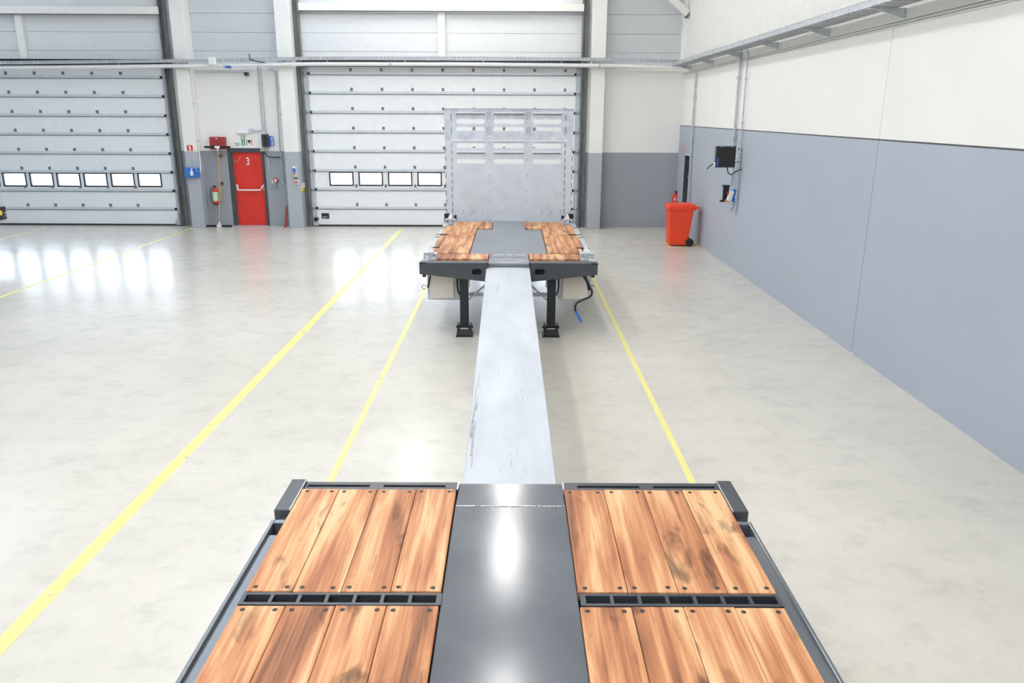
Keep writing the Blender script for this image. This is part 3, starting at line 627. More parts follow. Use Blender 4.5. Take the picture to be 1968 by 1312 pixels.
for px, sgn in ((-1.20, 1), (1.028, 1)):      # folded corner posts: broken vertical edge lines
    for k in range(11):
        zz = z0 + 0.06 + k*0.142
        MB().box(px-0.006, px+0.006, HY-0.021, HY-0.012, zz, zz+0.085).build('stitch_slot', M['track'], hb)
    for zz, h in ((2.78, 0.14), (3.03, 0.12)): MB().box(px-0.005, px+0.005, HY-0.011, HY-0.001, zz, zz+h).build('stitch_slot', M['track'], hu)
for px in (HX0+0.012, HX1-0.012):
    for k in range(8): MB().box(px-0.006, px+0.006, HY-0.021, HY-0.012, z0+0.2+k*0.17, z0+0.29+k*0.17).build('stitch_slot', M['track'], hb)
for xc in (-0.468, 0.300):        # pressed vertical loops between the bays
    for za, zb in ((3.05, 3.195), (2.755, 2.91)):
        m = MB(); m.box(xc-0.028, xc-0.018, HY-0.012, HY-0.0, za, zb); m.box(xc+0.018, xc+0.028, HY-0.012, HY-0.0, za, zb); m.box(xc-0.018, xc+0.018, HY-0.012, HY-0.0, zb-0.01, zb)
        lp_ = m.build('stake_loop', plain('stake_loop_grey', (0.30, 0.32, 0.35), 0.5), hu)
        MB().box(xc-0.024, xc+0.024, HY-0.02, HY-0.003, za-0.018, za).build('stake_tip', M['whitep'], hu)
riv = MB().cyl((0, -0.006, 0), (0, 0, 0), 0.010, 8).mesh('rivet', M['track'])
for x in (-0.46, 0.285):
    for z in (2.60, 2.30, 1.99, 1.69, 1.475, 1.10): link('rivet', riv, hb, (x, HY-0.014, z))
for x0_ in (-0.8, 0.77):
    for dx in (-0.19, -0.02, 0.02, 0.19):
        for dz in (1.25, 1.305): link('rivet', riv, hb, (x0_+dx, HY-0.014, dz))
    for dz in (1.21, 1.36): link('rivet', riv, hb, (x0_-0.05, HY-0.014, dz))
hs = MB()
for x in (-1.28, 1.12): hs.box(x-0.03, x+0.03, HY+0.02, HY+0.09, 0.95, 3.1)
hs.build('headboard_post', M['galv'], tr)

# landing legs -----------------------------------------------------
for xc in (-0.705, 0.575):
    leg = MB().box(xc-0.062, xc+0.062, 11.27, 11.40, 0.13, 1.0).build('landing_leg', M['blackp'], tr, 0.006)
    ft = MB(); ft.box(xc-0.125, xc+0.125, 11.20, 11.47, 0.0, 0.02); ft.hexa([(xc-0.11, 11.24, 0.02), (xc+0.11, 11.24, 0.02), (xc+0.11, 11.43, 0.02), (xc-0.11, 11.43, 0.02)], [(xc-0.08, 11.265, 0.115), (xc+0.08, 11.265, 0.115), (xc+0.08, 11.405, 0.115), (xc-0.08, 11.405, 0.115)])
    ft.box(xc-0.105, xc-0.075, 11.25, 11.42, 0.02, 0.17); ft.box(xc+0.075, xc+0.105, 11.25, 11.42, 0.02, 0.17)
    ft.cyl((xc-0.125, 11.335, 0.125), (xc+0.125, 11.335, 0.125), 0.02, 10)
    ft.build('foot', M['blackp'], leg)
    MB().box(xc-0.06, xc+0.06, 11.235, 11.25, 0.115, 0.13).build('foot_plate', M['galv'], leg)
    sg = 1 if xc < 0 else -1
    MB().box(xc+sg*0.062, xc+sg*0.085, 11.30, 11.37, 0.73, 0.84).build('leg_bracket', M['galv'], leg)
    b = MB(); b.tube([(xc+sg*0.07, 11.38, 0.53), (xc+sg*0.16, 11.46, 0.60), (xc+sg*0.36, 11.60, 0.75)], 0.014, 8); b.build('leg_strut', M['alu'], tr)
    h = MB(); h.tube([(xc-sg*0.11, 11.45, 0.86), (xc-sg*0.11, 11.45, 0.72), (xc-sg*0.10, 11.45, 0.64), (xc-sg*0.07, 11.44, 0.58)], 0.013, 8); h.build('air_pipe', M['blackp'], tr)
MB().box(-0.65, 0.52, 11.60, 11.64, 0.525, 0.575).build('leg_crossbar', M['galv'], tr)
# tool boxes with beige lids
for x0, x1, lx0, lx1 in ((-1.265, -0.79, -1.222, -0.865), (0.69, 1.165, 0.748, 1.128)):
    o = MB().box(x0, x1, 11.53, 12.3, 0.485, 0.93).build('tool_box', M['galv'], tr, 0.006)
    MB().box(lx0, lx1, 11.495, 11.53, 0.512, 0.90).build('box_lid', M['beige'], o, 0.018, 3)
    h = MB(); h.box((x0+x1)/2-0.03, (x0+x1)/2+0.03, 12.0, 12.1, 0.93, 0.96); h.build('box_mount', M['galv'], o)
# looped supply hose with blue sleeve on the right, ring hooks either side
hz = [(1.02, 11.25, 0.93), (1.08, 11.24, 0.84), (1.135, 11.24, 0.745), (1.165, 11.25, 0.665), (1.13, 11.26, 0.60), (1.04, 11.27, 0.557), (0.955, 11.27, 0.51), (0.925, 11.265, 0.45), (0.932, 11.26, 0.385)]
def smooth(pts, n=5):
    P = [Vector(p) for p in pts]; out = []
    for i in range(len(P)-1):
        a, b, c, d = P[max(i-1,0)], P[i], P[i+1], P[min(i+2, len(P)-1)]
        for k in range(n):
            t = k/n; out.append(0.5*((2*b) + (c-a)*t + (2*a-5*b+4*c-d)*t*t + (3*b-a-3*c+d)*t**3))
    return out + [P[-1]]
ho = MB().tube(smooth(hz), 0.017, 10).build('supply_hose', M['blackp'], tr)
MB().cyl((0.935, 11.258, 0.39), (1.022, 11.25, 0.225), 0.019, 12).build('hose_sleeve', M['blue'], ho)['label'] = 'bright blue sleeve'
MB().tube(smooth([(1.05, 11.27, 0.92), (1.10, 11.27, 0.80), (1.125, 11.27, 0.70)]), 0.022, 8).build('cable_bundle', M['blackp'], tr)
MB().tube(smooth([(-1.215, 11.49, 0.86), (-1.235, 11.48, 0.76), (-1.255, 11.48, 0.68)]), 0.012, 8).build('cable_bundle', M['blackp'], tr)
for xc, z in ((1.185, 0.70), (-1.305, 0.695)):
    MB().tube([(xc+0.032*math.cos(2*PI*k/14), 11.47, z+0.032*math.sin(2*PI*k/14)) for k in range(13)], 0.006, 6).build('ring_hook', M['track'], tr)

# ------------------------------------------------------------------ things on the right wall
# wheelie bin
bn = thing('wheelie_bin', 'orange-red plastic wheelie bin standing in a yellow floor square', 'bin', (4.17, 19.85, 0))
b = MB(); yb = 19.60
b.hexa([(3.905, yb, 0.03), (4.37, yb, 0.03), (4.37, yb+0.44, 0.03), (3.905, yb+0.44, 0.03)], [(3.875, yb-0.03, 0.93), (4.475, yb-0.03, 0.93), (4.475, yb+0.50, 0.93), (3.875, yb+0.50, 0.93)])
b.box(4.30, 4.44, yb+0.03, yb+0.41, 0.03, 0.16)
body = b.build('body', M['bin'], bn, 0.03, 3)
MB().box(3.835, 4.535, yb-0.055, yb+0.525, 0.895, 0.955).build('rim', M['bin'], bn, 0.018, 3)
l = MB(); l.hexa([(3.83, yb-0.06, 0.955), (4.56, yb-0.06, 0.955), (4.56, yb+0.53, 0.955), (3.83, yb+0.53, 0.955)], [(3.88, yb-0.01, 1.04), (4.50, yb-0.01, 1.04), (4.50, yb+0.48, 1.04), (3.88, yb+0.48, 1.04)])
l.build('lid', M['bin'], bn, 0.018, 3)
h = MB(); h.cyl((4.60, yb+0.0, 0.955), (4.60, yb+0.47, 0.955), 0.022, 10); h.box(4.50, 4.60, yb+0.02, yb+0.06, 0.935, 0.97); h.box(4.50, 4.60, yb+0.41, yb+0.45, 0.935, 0.97); h.build('handle', M['bin'], bn)
for yy in (yb-0.035, yb+0.425):
    o = MB().cyl((4.415, yy, 0.101), (4.415, yy+0.05, 0.101), 0.1, 22).build('wheel', M['black'], bn)
    MB().cyl((4.415, yy-0.004, 0.101), (4.415, yy+0.054, 0.101), 0.045, 14).build('hub', M['blackp'], o)
MB().cyl((4.415, yb, 0.101), (4.415, yb+0.45, 0.101), 0.012, 8).build('axle', M['galv'], bn)

def extinguisher(x, y, zb, h, r, label, green=False):  # green: the one with a label sleeve and a hose
    t = thing('fire_extinguisher', label, 'extinguisher', (x, y, zb))
    if not green:
        MB().lathe((x, y, zb), [(r*0.9, 0), (r, 0.02), (r, h*0.80), (r*0.9, h*0.87), (r*0.55, h*0.93), (r*0.3, h*0.95), (r*0.3, h)], 18).build('cylinder', M['red'], t)
    else:
        MB().lathe((x, y, zb), [(r*0.9, 0), (r, 0.02), (r, h*0.80), (r*0.9, h*0.87), (r*0.55, h*0.93), (r*0.3, h*0.95), (r*0.3, h)], 18).build('cylinder', M['red'], t)
        MB().lathe((x, y, zb+h*0.17), [(r*1.02, 0), (r*1.02, h*0.55)], 18).build('label_sleeve', plain('pale_green_label', (0.55, 0.72, 0.48), 0.5), t)
        MB().lathe((x, y, zb-0.03), [(r*0.95, 0), (r*0.95, 0.05)], 18).build('foot_ring', M['black'], t)
    v = MB(); v.box(x-0.02, x+0.02, y-0.05, y+0.03, zb+h, zb+h+0.035); v.box(x-0.012, x+0.012, y-0.11, y+0.01, zb+h+0.035, zb+h+0.05); v.box(x-0.012, x+0.012, y-0.10, y-0.03, zb+h+0.0, zb+h+0.012)
    v.build('valve', M['blackp'], t)
    hp = smooth([(x-0.02, y, zb+h), (x-r*1.3, y-0.02, zb+h*0.95), (x-r*1.75, y-0.02, zb+h*0.55), (x-r*1.45, y-0.02, zb+h*0.12), (x-r*1.0, y-0.03, zb+h*0.02)])
    if green: MB().tube(hp, 0.011, 8).build('hose', M['blackp'], t)
    MB().box(x-0.03, x+0.03, y+r*0.9, y+r+0.06, zb+h*0.4, zb+h*0.6).build('wall_hook', M['galv'], t)
    return t
p = at_y(1300, 385, 22.86)
ex2 = extinguisher(p.x-0.035, 22.86, 0.42, 0.60, 0.094, 'red fire extinguisher half hidden behind the orange-red bin')
MB().box(p.x-0.09, p.x-0.0, 22.768, 22.775, 0.80, 0.88).build('paper_tag', M['whitep'], ex2)

# cable tray on the right wall, on brackets, and trunking under it
tx0, tx1, tz = 4.24, 4.58, 4.40
t = thing('cable_tray', 'galvanised cable tray on brackets along the white right wall', 'cable tray', (4.45, 5, tz))
m = MB(); m.box(tx0, tx1, YF+0.5, 22.3, tz, tz+0.004); m.box(tx0, tx0+0.004, YF+0.5, 22.3, tz, tz+0.085); m.box(tx1-0.004, tx1, YF+0.5, 22.3, tz, tz+0.085); m.box(tx0, tx0+0.016, YF+0.5, 22.3, tz+0.081, tz+0.085)
m.build('tray', M['galv'], t)
m = MB(); y = YF+0.6
while y < 22.2: m.box(tx0+0.03, tx1-0.03, y, y+0.14, tz-0.002, tz); y += 0.22
m.build('shaded_tray_slots', plain('tray_slot_shade_grey', (0.26, 0.27, 0.28), 0.6), t)['kind'] = 'stuff'  # slots whose dark grey also paints the shade on the tray's underside
yy = 21.9
while yy > YF+1:
    b = MB(); b.box(tx0-0.01, XR-0.018, yy-0.02, yy+0.02, tz-0.012, tz-0.002)
    xq = XR-0.018; b.add([(xq, yy-0.015, tz-0.012), (xq, yy-0.015, tz-0.12), (tx0+0.05, yy-0.015, tz-0.012), (xq, yy+0.015, tz-0.012), (xq, yy+0.015, tz-0.12), (tx0+0.05, yy+0.015, tz-0.012)], [(0,1,2), (3,5,4), (0,3,4,1), (1,4,5,2), (2,5,3,0)])
    b.build('bracket', M['galv'], t); yy -= 2.35
for k, (xx, r) in enumerate(((4.38, 0.014), (4.42, 0.018), (4.46, 0.013), (4.51, 0.02))):
    MB().tube([(xx, YF+0.6, tz+0.006+r), (xx+0.01*math.sin(k), 3, tz+0.006+r), (xx, 12, tz+0.008+r), (xx+0.006, 22.2, tz+0.006+r)], r, 6).build('cable', M['blackp'] if k % 2 else M['stile'], t)
t = thing('cable_trunking', 'pale trunking with thin pipes under the right wall tray', 'trunking', (XR, 5, 4.2))
MB().box(XR-0.018, XR, YF+0.2, YB-0.05, 4.265, 4.385).build('duct', M['white'], t, 0.004)
for z, r in ((4.245, 0.012), (4.215, 0.010)): MB().tube([(XR-r, YF+0.2, z), (XR-r, YB-0.1, z)], r, 8).build('pipe', M['white'], t)

def conduit(pts, label, r=0.014, mat='galv', clips=(), grp=None, cat='conduit', axis='y'):
    t = MB().tube(pts, r, 8).build('conduit_pipe', M[mat]); tag(t, label, cat, grp)
    for c in clips:
        c = Vector(c); MB().box(c.x-r*1.7, c.x+r*1.7, c.y-r*1.7, c.y+r*1.7, c.z-0.018, c.z+0.018).build('pipe_clip', M['galv'], t)
    return t
# conduits on the right wall
rx = XR - 0.046
a, b = at_x(1345, 124), at_x(1322, 396)
c1y = a.y + 0.15
conduit([(rx, c1y, 4.20), (rx, c1y, 0.85)], 'tall grey conduit on right wall beside the dark doorway', 0.026, clips=[(rx, c1y, z) for z in (3.6, 2.6, 1.6)])
conduit([(rx, c1y-0.13, 2.0), (rx, c1y-0.13, 0.75)], 'short thin pipe beside the dark doorway frame', 0.012, clips=[(rx, c1y-0.13, 1.25), (rx, c1y-0.13, 1.15)])
c2y, c3y = 17.15, 16.62
conduit([(rx, c2y, 4.40), (rx, c2y, 2.48)], 'thick grey conduit dropping to the black wall cabinet', 0.026, clips=[(rx, c2y, 3.9), (rx, c2y, 2.7)])
conduit(smooth([(rx, c2y-0.03, 4.41), (rx, c2y-0.25, 4.44), (rx, c3y, 4.36), (rx, c3y, 4.2)]) + [(rx, c3y, 2.4), (rx, c3y-0.02, 1.16)], 'bent thin conduit looping beside the thick one, running past cabinet', 0.015, clips=[(rx, c3y, z) for z in (3.85, 3.0, 2.42, 1.9, 1.45)])
# black wall cabinet, swung out from the wall on arms and facing the hall
YQ = 16.62
A = at_y(1376.5, 302, YQ); B = at_y(1414.5, 302, YQ); T = at_y(1395, 281, YQ); Bt = at_y(1395, 322, YQ)
cx0, cx1, cz0, cz1 = A.x, min(B.x, XR-0.02), Bt.z, T.z
cab = thing('wall_cabinet', 'black steel cabinet with blue stripe on the grey right wall', 'cabinet', (XR, YQ, cz0))
MB().box(cx0, cx1, YQ+0.02, YQ+0.13, cz0, cz1).build('body', M['blackp'], cab, 0.012)
MB().box(cx0+0.01, cx1-0.01, YQ, YQ+0.02, cz0+0.012, cz1-0.012).build('door', M['black'], cab, 0.006)
MB().box(cx0+0.03, cx0+0.05, YQ-0.006, YQ, cz0+0.03, cz0+0.2).build('blue_strip', M['blue'], cab)['label'] = 'narrow blue stripe'
for q in (0.08, 0.30): MB().box(cx0+q, cx0+q+0.03, YQ-0.01, YQ+0.02, cz1-0.03, cz1-0.005).build('hinge', M['track'], cab)
MB().box(cx0-0.03, cx0, YQ+0.02, YQ+0.10, cz0+0.02, cz0+0.10).build('gland', M['whitep'], cab)
MB().tube(smooth([(cx0-0.03, YQ+0.05, cz0+0.07), (cx0-0.09, YQ+0.05, cz0+0.04), (cx0-0.18, YQ+0.05, cz0-0.05)]), 0.011, 8).build('loose_cable', M['blackp'], cab)
MB().cyl((cx0-0.165, YQ+0.05, cz0-0.035), (cx0-0.205, YQ+0.05, cz0-0.075), 0.017, 8).build('cable_plug', M['galv'], cab)
for q in (0.12, 0.22, 0.36): MB().box(cx1-0.012, cx1+0.018, YQ-0.03, YQ+0.02, cz0+q, cz0+q+0.04).build('latch', M['whitep'], cab)
for q in (0.1, 0.36): MB().box(cx1-0.05, XR, YQ+0.05, YQ+0.10, cz0+q, cz0+q+0.03).build('wall_arm', M['track'], cab)
MB().tube(smooth([(cx0+0.26, YQ+0.06, cz0), (cx0+0.28, YQ+0.04, cz0-0.1), (cx0+0.34, YQ, cz0-0.14), (cx0+0.40, YQ-0.05, cz0-0.08), (XR-0.005, YQ-0.1, cz0-0.02)]), 0.012, 8).build('drop_cable', M['blackp'], cab)
p = at_x(1407, 335)
conduit([(rx, 17.05, cz0+0.02), (rx, 17.05, 1.60)], 'short conduit between the black cabinet and the blue socket box', 0.016)
# black hooked bracket, then the socket box with its white plug
YH = 17.0
A = at_y(1389.5, 355.5, YH); B = at_y(1399, 387.5, YH)
hk = thing('hook_bracket', 'upright black bracket with hooked ends on grey wall below cabinet', 'bracket', (A.x, YH, B.z))
m = MB(); m.box(A.x+0.01, B.x, YH-0.03, YH+0.03, B.z, A.z)
m.box(A.x-0.015, B.x+0.01, YH-0.05, YH+0.03, A.z-0.03, A.z); m.box(A.x-0.045, B.x, YH-0.07, YH+0.03, B.z, B.z+0.035)
m.build('bracket_plate', M['blackp'], hk, 0.005)
MB().box(B.x-0.01, XR+0.005, YH-0.01, YH+0.02, (A.z+B.z)/2-0.03, (A.z+B.z)/2+0.03).build('mounting_arm', M['track'], hk)
YS = 16.72
C = at_y(1403, 374, YS); D = at_y(1412, 374, YS)
sk = thing('socket_box', 'blue wall socket box with white plug below the black cabinet', 'socket', (XR, YS, C.z))
MB().box(D.x-0.03, XR, YS, YS+0.16, C.z-0.15, C.z+0.10).build('housing', M['blue'], sk, 0.01)
m = MB(); z = C.z
m.hexa([(C.x-0.08, YS-0.06, z-0.15), (C.x+0.03, YS-0.06, z-0.11), (C.x+0.03, YS+0.02, z-0.11), (C.x-0.08, YS+0.02, z-0.15)], [(C.x-0.03, YS-0.06, z+0.06), (C.x+0.08, YS-0.06, z+0.07), (C.x+0.08, YS+0.02, z+0.07), (C.x-0.03, YS+0.02, z+0.06)])
m.build('white_plug', M['whitep'], sk, 0.015)
MB().box(C.x-0.10, C.x-0.055, YS-0.06, YS, z-0.15, z-0.10).build('orange_plug', M['orangep'], sk, 0.006)
MB().box(C.x-0.06, C.x-0.02, YS-0.05, YS, z+0.0, z+0.06).build('red_plug', M['red'], sk, 0.005)
MB().tube(smooth([(C.x+0.04, YS-0.03, z+0.06), (C.x+0.02, YS-0.04, z+0.13), (C.x+0.08, YS-0.04, z+0.17), (C.x+0.13, YS-0.04, z+0.13), (C.x+0.10, YS-0.04, z-0.08)]), 0.010, 8).build('white_cable', M['whitep'], sk)
MB().tube(smooth([(D.x, YS, z-0.14), (D.x-0.01, YS-0.02, z-0.24), (D.x-0.06, YS-0.02, z-0.33)]), 0.006, 6).build('hanging_lead', M['blackp'], sk)
# red light strip above the doorway
p = at_x(1315.5, 290)
tag(MB().box(XR-0.03, XR+0.005, p.y-0.03, p.y+0.03, p.z-0.09, p.z+0.12).build('warning_light', plain('pale_red_plastic', (0.80, 0.30, 0.26), 0.4)), 'thin pale red marker above the dark doorway corner', 'marker')

# ------------------------------------------------------------------ things on the back wall
YW = YB
# perforated cable tray and the white pipe below it, running across doors and columns
nodes = [(-40, 124, 134), (330, 117, 126.5), (600, 112, 122.5), (900, 111.5, 123), (1200, 114.5, 126), (1300, 117.5, 129)]
YT = 22.36
P = [at_y(x, y, YT) for x, y, _ in nodes]; Q = [at_y(x, y, YT) for x, _, y in nodes]
P[0].x = Q[0].x = -17.5
t = thing('cable_tray', 'long perforated galvanised cable tray crossing the back wall above the doors', 'cable tray', (-5, YT, 4.5))
m = MB()
for a, b in zip(P, P[1:]):
    for dy0, dy1, dz0, dz1 in ((0, 0.2, -0.035, -0.031), (0, 0.004, -0.031, 0.04), (0.196, 0.2, -0.031, 0.04), (-0.012, 0, 0.036, 0.04)):
        m.hexa([(a.x, YT+dy0, a.z+dz0), (b.x, YT+dy0, b.z+dz0), (b.x, YT+dy1, b.z+dz0), (a.x, YT+dy1, a.z+dz0)], [(a.x, YT+dy0, a.z+dz1), (b.x, YT+dy0, b.z+dz1), (b.x, YT+dy1, b.z+dz1), (a.x, YT+dy1, a.z+dz1)])
m.build('tray', M['galv'], t)
m = MB(); x = -15.0
def zt(x):
    for a, b in zip(P, P[1:]):
        if a.x <= x <= b.x: return a.z + (b.z-a.z)*(x-a.x)/(b.x-a.x)
    return P[-1].z
while x < 4.6: z = zt(x); m.box(x, x+0.04, YT-0.004, YT, z-0.012, z+0.018); x += 0.11
m.build('tray_perforations', plain('tray_hole_grey', (0.33, 0.34, 0.36), 0.6), t)['kind'] = 'stuff'
for x in (-8.98, -6.2, 2.3):
    z = zt(x); b = MB(); b.box(x-0.02, x+0.02, YT-0.01, 22.6, z-0.05, z-0.036)
    b.build('tray_bracket', M['galv'], t)
MB().tube(smooth([(-8.95, YT+0.05, zt(-8.9)+0.03), (-9.05, YT+0.05, zt(-9)+0.13), (-8.9, YT+0.08, zt(-8.9)+0.16), (-8.8, YT+0.1, zt(-8.8)+0.0)]), 0.012, 6).build('cable_loop', M['whitep'], t)
pp = thing('supply_pipe', 'straight white pipe running under the perforated tray along the back wall', 'pipe', (-5, YT, 4.4))
MB().tube([(p.x, YT+0.08, p.z) for p in Q], 0.052, 14).build('pipe', M['whitep'], pp)
for x in (-13.9, -10.6, -7.2, -5.0, -2.9, -0.8, 1.3, 3.6):
    z = zt(x)-0.15; MB().box(x-0.012, x+0.012, YT+0.07, YT+0.09, z, z+0.115).build('pipe_hanger', M['galv'], pp)
for x in (-14.0, -7.75, -3.3, 2.32): z = zt(x)-0.145; MB().cyl((x-0.03, YT+0.08, z), (x+0.03, YT+0.08, z), 0.06, 14).build('pipe_coupling', M['galv'], pp)
MB().cyl((at_y(433, 125, YT).x, YT+0.08, zt(-8)-0.147), (at_y(442, 125, YT).x, YT+0.08, zt(-8)-0.147), 0.0535, 14).build('blue_band', M['blue'], pp)['label'] = 'blue band'

# junction box on the tray
p = at_y(409, 117.5, YT)
jb = thing('junction_box', 'square white junction box on the tray above the first aid cabinet', 'junction box', (p.x, YT, p.z))
MB().box(p.x-0.10, p.x+0.10, YT-0.09, YT-0.012, p.z-0.10, p.z+0.10).build('housing', M['whitep'], jb, 0.01)
MB().box(p.x-0.085, p.x+0.085, YT-0.10, YT-0.09, p.z-0.085, p.z+0.085).build('cover', M['whitep'], jb, 0.006)
# stray cable on the tray
p = at_y(488, 118, YT)
tag(MB().tube(smooth([(p.x-0.1, YT-0.03, zt(p.x)+0.14), (p.x-0.08, YT-0.035, zt(p.x)+0.0), (p.x+0.1, YT-0.04, zt(p.x)-0.05), (p.x+0.3, YT-0.03, zt(p.x)-0.08)]), 0.013, 6).build('stray_cable', M['blackp']), 'loose dark cable end draped over the tray between the columns', 'cable')
# pipe with small camera
A, B = at_y(369, 138.5, YW-0.05), at_y(468, 138, YW-0.05)
ct = thing('security_camera', 'small dark camera at the end of a thin wall pipe', 'camera', (B.x, YW, B.z))
MB().tube([(A.x, YW-0.04, A.z), (B.x, YW-0.04, B.z), (B.x+0.03, YW-0.04, B.z-0.02)], 0.017, 8).build('pipe', M['galv'], ct)
p = at_y(473.5, 142, YW-0.1)
MB().box(p.x-0.05, p.x+0.05, YW-0.16, YW-0.02, p.z-0.05, p.z+0.05).build('body', M['track'], ct, 0.008)
MB().cyl((p.x+0.01, YW-0.20, p.z-0.015), (p.x+0.01, YW-0.16, p.z-0.01), 0.035, 12).build('lens', M['blackp'], ct)
MB().box(A.x-0.04, A.x+0.02, YW-0.07, YW, A.z-0.03, A.z+0.03).build('pipe_clip', M['galv'], ct)

# emergency light above the red door
A, B = at_y(456, 248, YW-0.1), at_y(478, 257, YW-0.1)
el = thing('emergency_light', 'white emergency light above the green exit signs', 'lamp', ((A.x+B.x)/2, YW, B.z))
MB().box(A.x, B.x, YW-0.11, YW, B.z, A.z).build('housing', M['whitep'], el, 0.012)
MB().box(A.x+0.01, B.x-0.01, YW-0.125, YW-0.11, B.z+0.012, A.z-0.05).build('diffuser', plain('opal_diffuser', (0.86,0.87,0.88), 0.25, var=0.01), el, 0.006)
C = at_y(481.5, 251.5, YW-0.06)
MB().box(C.x-0.06, C.x+0.06, YW-0.07, YW, C.z-0.055, C.z+0.055).build('junction_box', M['stile'], el, 0.008)
x1_, x2_ = at_y(508, 150, YW).x, at_y(514, 150, YW).x
V1b = at_y(511.5, 245, YW); 
MB().tube(smooth([(C.x+0.06, YW-0.03, C.z), (C.x+0.2, YW-0.03, C.z), (-7.09, YW-0.03, C.z+0.005), (-7.035, YW-0.03, C.z+0.05), (-7.035, YW-0.03, C.z+0.2)]), 0.016, 8).build('feed_pipe', M['galv'], el)
conduit([(-7.035, YW-0.03, C.z+0.2), (-7.04, YW-0.03, 4.42)], 'thin conduit rising above the emergency light, left of its twin', 0.015, clips=[(-7.04, YW-0.03, z) for z in (3.95, 3.4, 2.95)])
V2 = at_y(514, 160, YW); V2b = at_y(522, 342, YW)
conduit([(-6.965, YW-0.03, 4.42), (-6.955, YW-0.03, 3.0), (-6.94, YW-0.03, 1.52)], 'thin conduit running down behind the black speaker to the grey socket', 0.015, clips=[(-6.96, YW-0.03, z) for z in (3.9, 3.4, 2.9)])
p1 = at_y(519, 300, YW); p2 = at_y(525, 342, YW)
conduit([(p1.x-0.06, YW-0.03, 2.05), (p2.x+0.05, YW-0.03, 1.52)][0:1] + [(p1.x-0.05, YW-0.03, 1.52)], 'short conduit down to the grey socket, left of its twin', 0.013, clips=[(p1.x-0.055, YW-0.03, 1.83)])
V3 = at_y(531, 140, YW); V3m = at_y(540, 285, YW); V3b = at_y(545, 352, YW)
conduit(smooth([(V3.x-0.2, YW-0.045, V3.z+0.10), (V3.x-0.08, YW-0.045, V3.z+0.09), (V3.x, YW-0.045, V3.z)]) + [(V3m.x-0.02, YW-0.04, V3m.z), (V3b.x, YW-0.04, V3b.z)], 'long bent conduit nearest the column right of the red door', 0.016, clips=[(V3.x+0.01, YW-0.03, V3.z-0.4), (V3.x+0.03, YW-0.03, V3.z-1.1), (V3b.x-0.01, YW-0.03, V3b.z+0.1), (V3b.x, YW-0.03, V3b.z)])
# socket with round red collar
p = at_y(528.5, 357, YW)
so = thing('wall_socket', 'round grey socket at the foot of the twin conduits', 'socket', (p.x, YW, p.z))
MB().cyl((p.x, YW, p.z), (p.x, YW-0.07, p.z), 0.072, 16).build('housing', plain('socket_grey', (0.28, 0.30, 0.33), 0.5), so)
m = MB(); m.cyl((p.x-0.06, YW-0.03, p.z+0.07), (p.x-0.06, YW-0.03, p.z+0.16), 0.02, 8); m.cyl((p.x+0.02, YW-0.03, p.z+0.07), (p.x+0.02, YW-0.03, p.z+0.16), 0.02, 8); m.build('pipe_sleeve', M['whitep'], so)
p = at_y(531, 345.5, YW)
sk2 = thing('alarm_button', 'round white alarm button with red collar beside the grey socket', 'button', (p.x, YW, p.z))
MB().cyl((p.x, YW, p.z), (p.x, YW-0.05, p.z), 0.062, 18).build('collar', M['red'], sk2); MB().cyl((p.x-0.005, YW-0.05, p.z-0.01), (p.x-0.005, YW-0.06, p.z-0.01), 0.038, 16).build('face', M['whitep'], sk2)
MB().tube(smooth([(p.x+0.05, YW-0.02, p.z+0.03), (p.x+0.075, YW-0.02, p.z-0.03), (p.x, YW-0.02, p.z-0.11), (p.x-0.03, YW-0.02, p.z-0.15)]), 0.012, 8).build('cable', M['track'], sk2)

# first aid cabinet
A, B = at_y(402.5, 263, YW-0.12), at_y(434, 287, YW-0.12)
fc = thing('first_aid_cabinet', 'dark red wall cabinet above the floor squeegee', 'cabinet', ((A.x+B.x)/2, YW, B.z))
MB().box(A.x, B.x, YW-0.16, YW, B.z, A.z).build('body', M['dred'], fc, 0.01)
xm = (A.x+B.x)/2
MB().box(A.x+0.008, xm-0.003, YW-0.175, YW-0.16, B.z+0.008, A.z-0.008).build('door', M['dred'], fc, 0.004); MB().box(xm+0.003, B.x-0.008, YW-0.175, YW-0.16, B.z+0.008, A.z-0.008).build('door', M['dred'], fc, 0.004)
m = MB(); m.box(xm-0.035, xm+0.03, YW-0.178, YW-0.175, A.z-0.035, A.z-0.025); m.box(xm-0.012, xm+0.01, YW-0.178, YW-0.175, A.z-0.06, A.z-0.035); m.build('emblem', M['whitep'], fc)
MB().box(B.x-0.10, B.x-0.03, YW-0.12, YW-0.04, B.z-0.03, B.z).build('catch', M['whitep'], fc)

# signs
def sign(label, x0, y0, x1, y1, base, shapes, Y=YW, name='safety_sign'):
    A, B = at_y(x0, y0, Y), at_y(x1, y1, Y)
    s = thing(name, label, 'sign', ((A.x+B.x)/2, Y, B.z))
    MB().box(A.x, B.x, Y-0.006, Y, B.z, A.z).build('panel', M[base], s)
    w, h = B.x-A.x, A.z-B.z
    for mat, kind, *r in shapes:
        m = MB()
        if kind == 'box': m.box(A.x+r[0]*w, A.x+r[2]*w, Y-0.009, Y-0.006, B.z+r[1]*h, B.z+r[3]*h)
        elif kind == 'disc': m.cyl((A.x+r[0]*w, Y-0.006, B.z+r[1]*h), (A.x+r[0]*w, Y-0.010, B.z+r[1]*h), r[2]*h, 16)
        elif kind == 'poly':
            n = len(r[0]); pts = [(A.x+u*w, Y-0.0085, B.z+v*h) for u, v in r[0]]; m.add(pts + [(x, Y-0.006, z) for x, _, z in pts], [tuple(range(n)), tuple(range(2*n-1, n-1, -1))] + [(i, n+i, n+(i+1) % n, (i+1) % n) for i in range(n)])
        m.build('pictogram', M[mat], s)
    return s
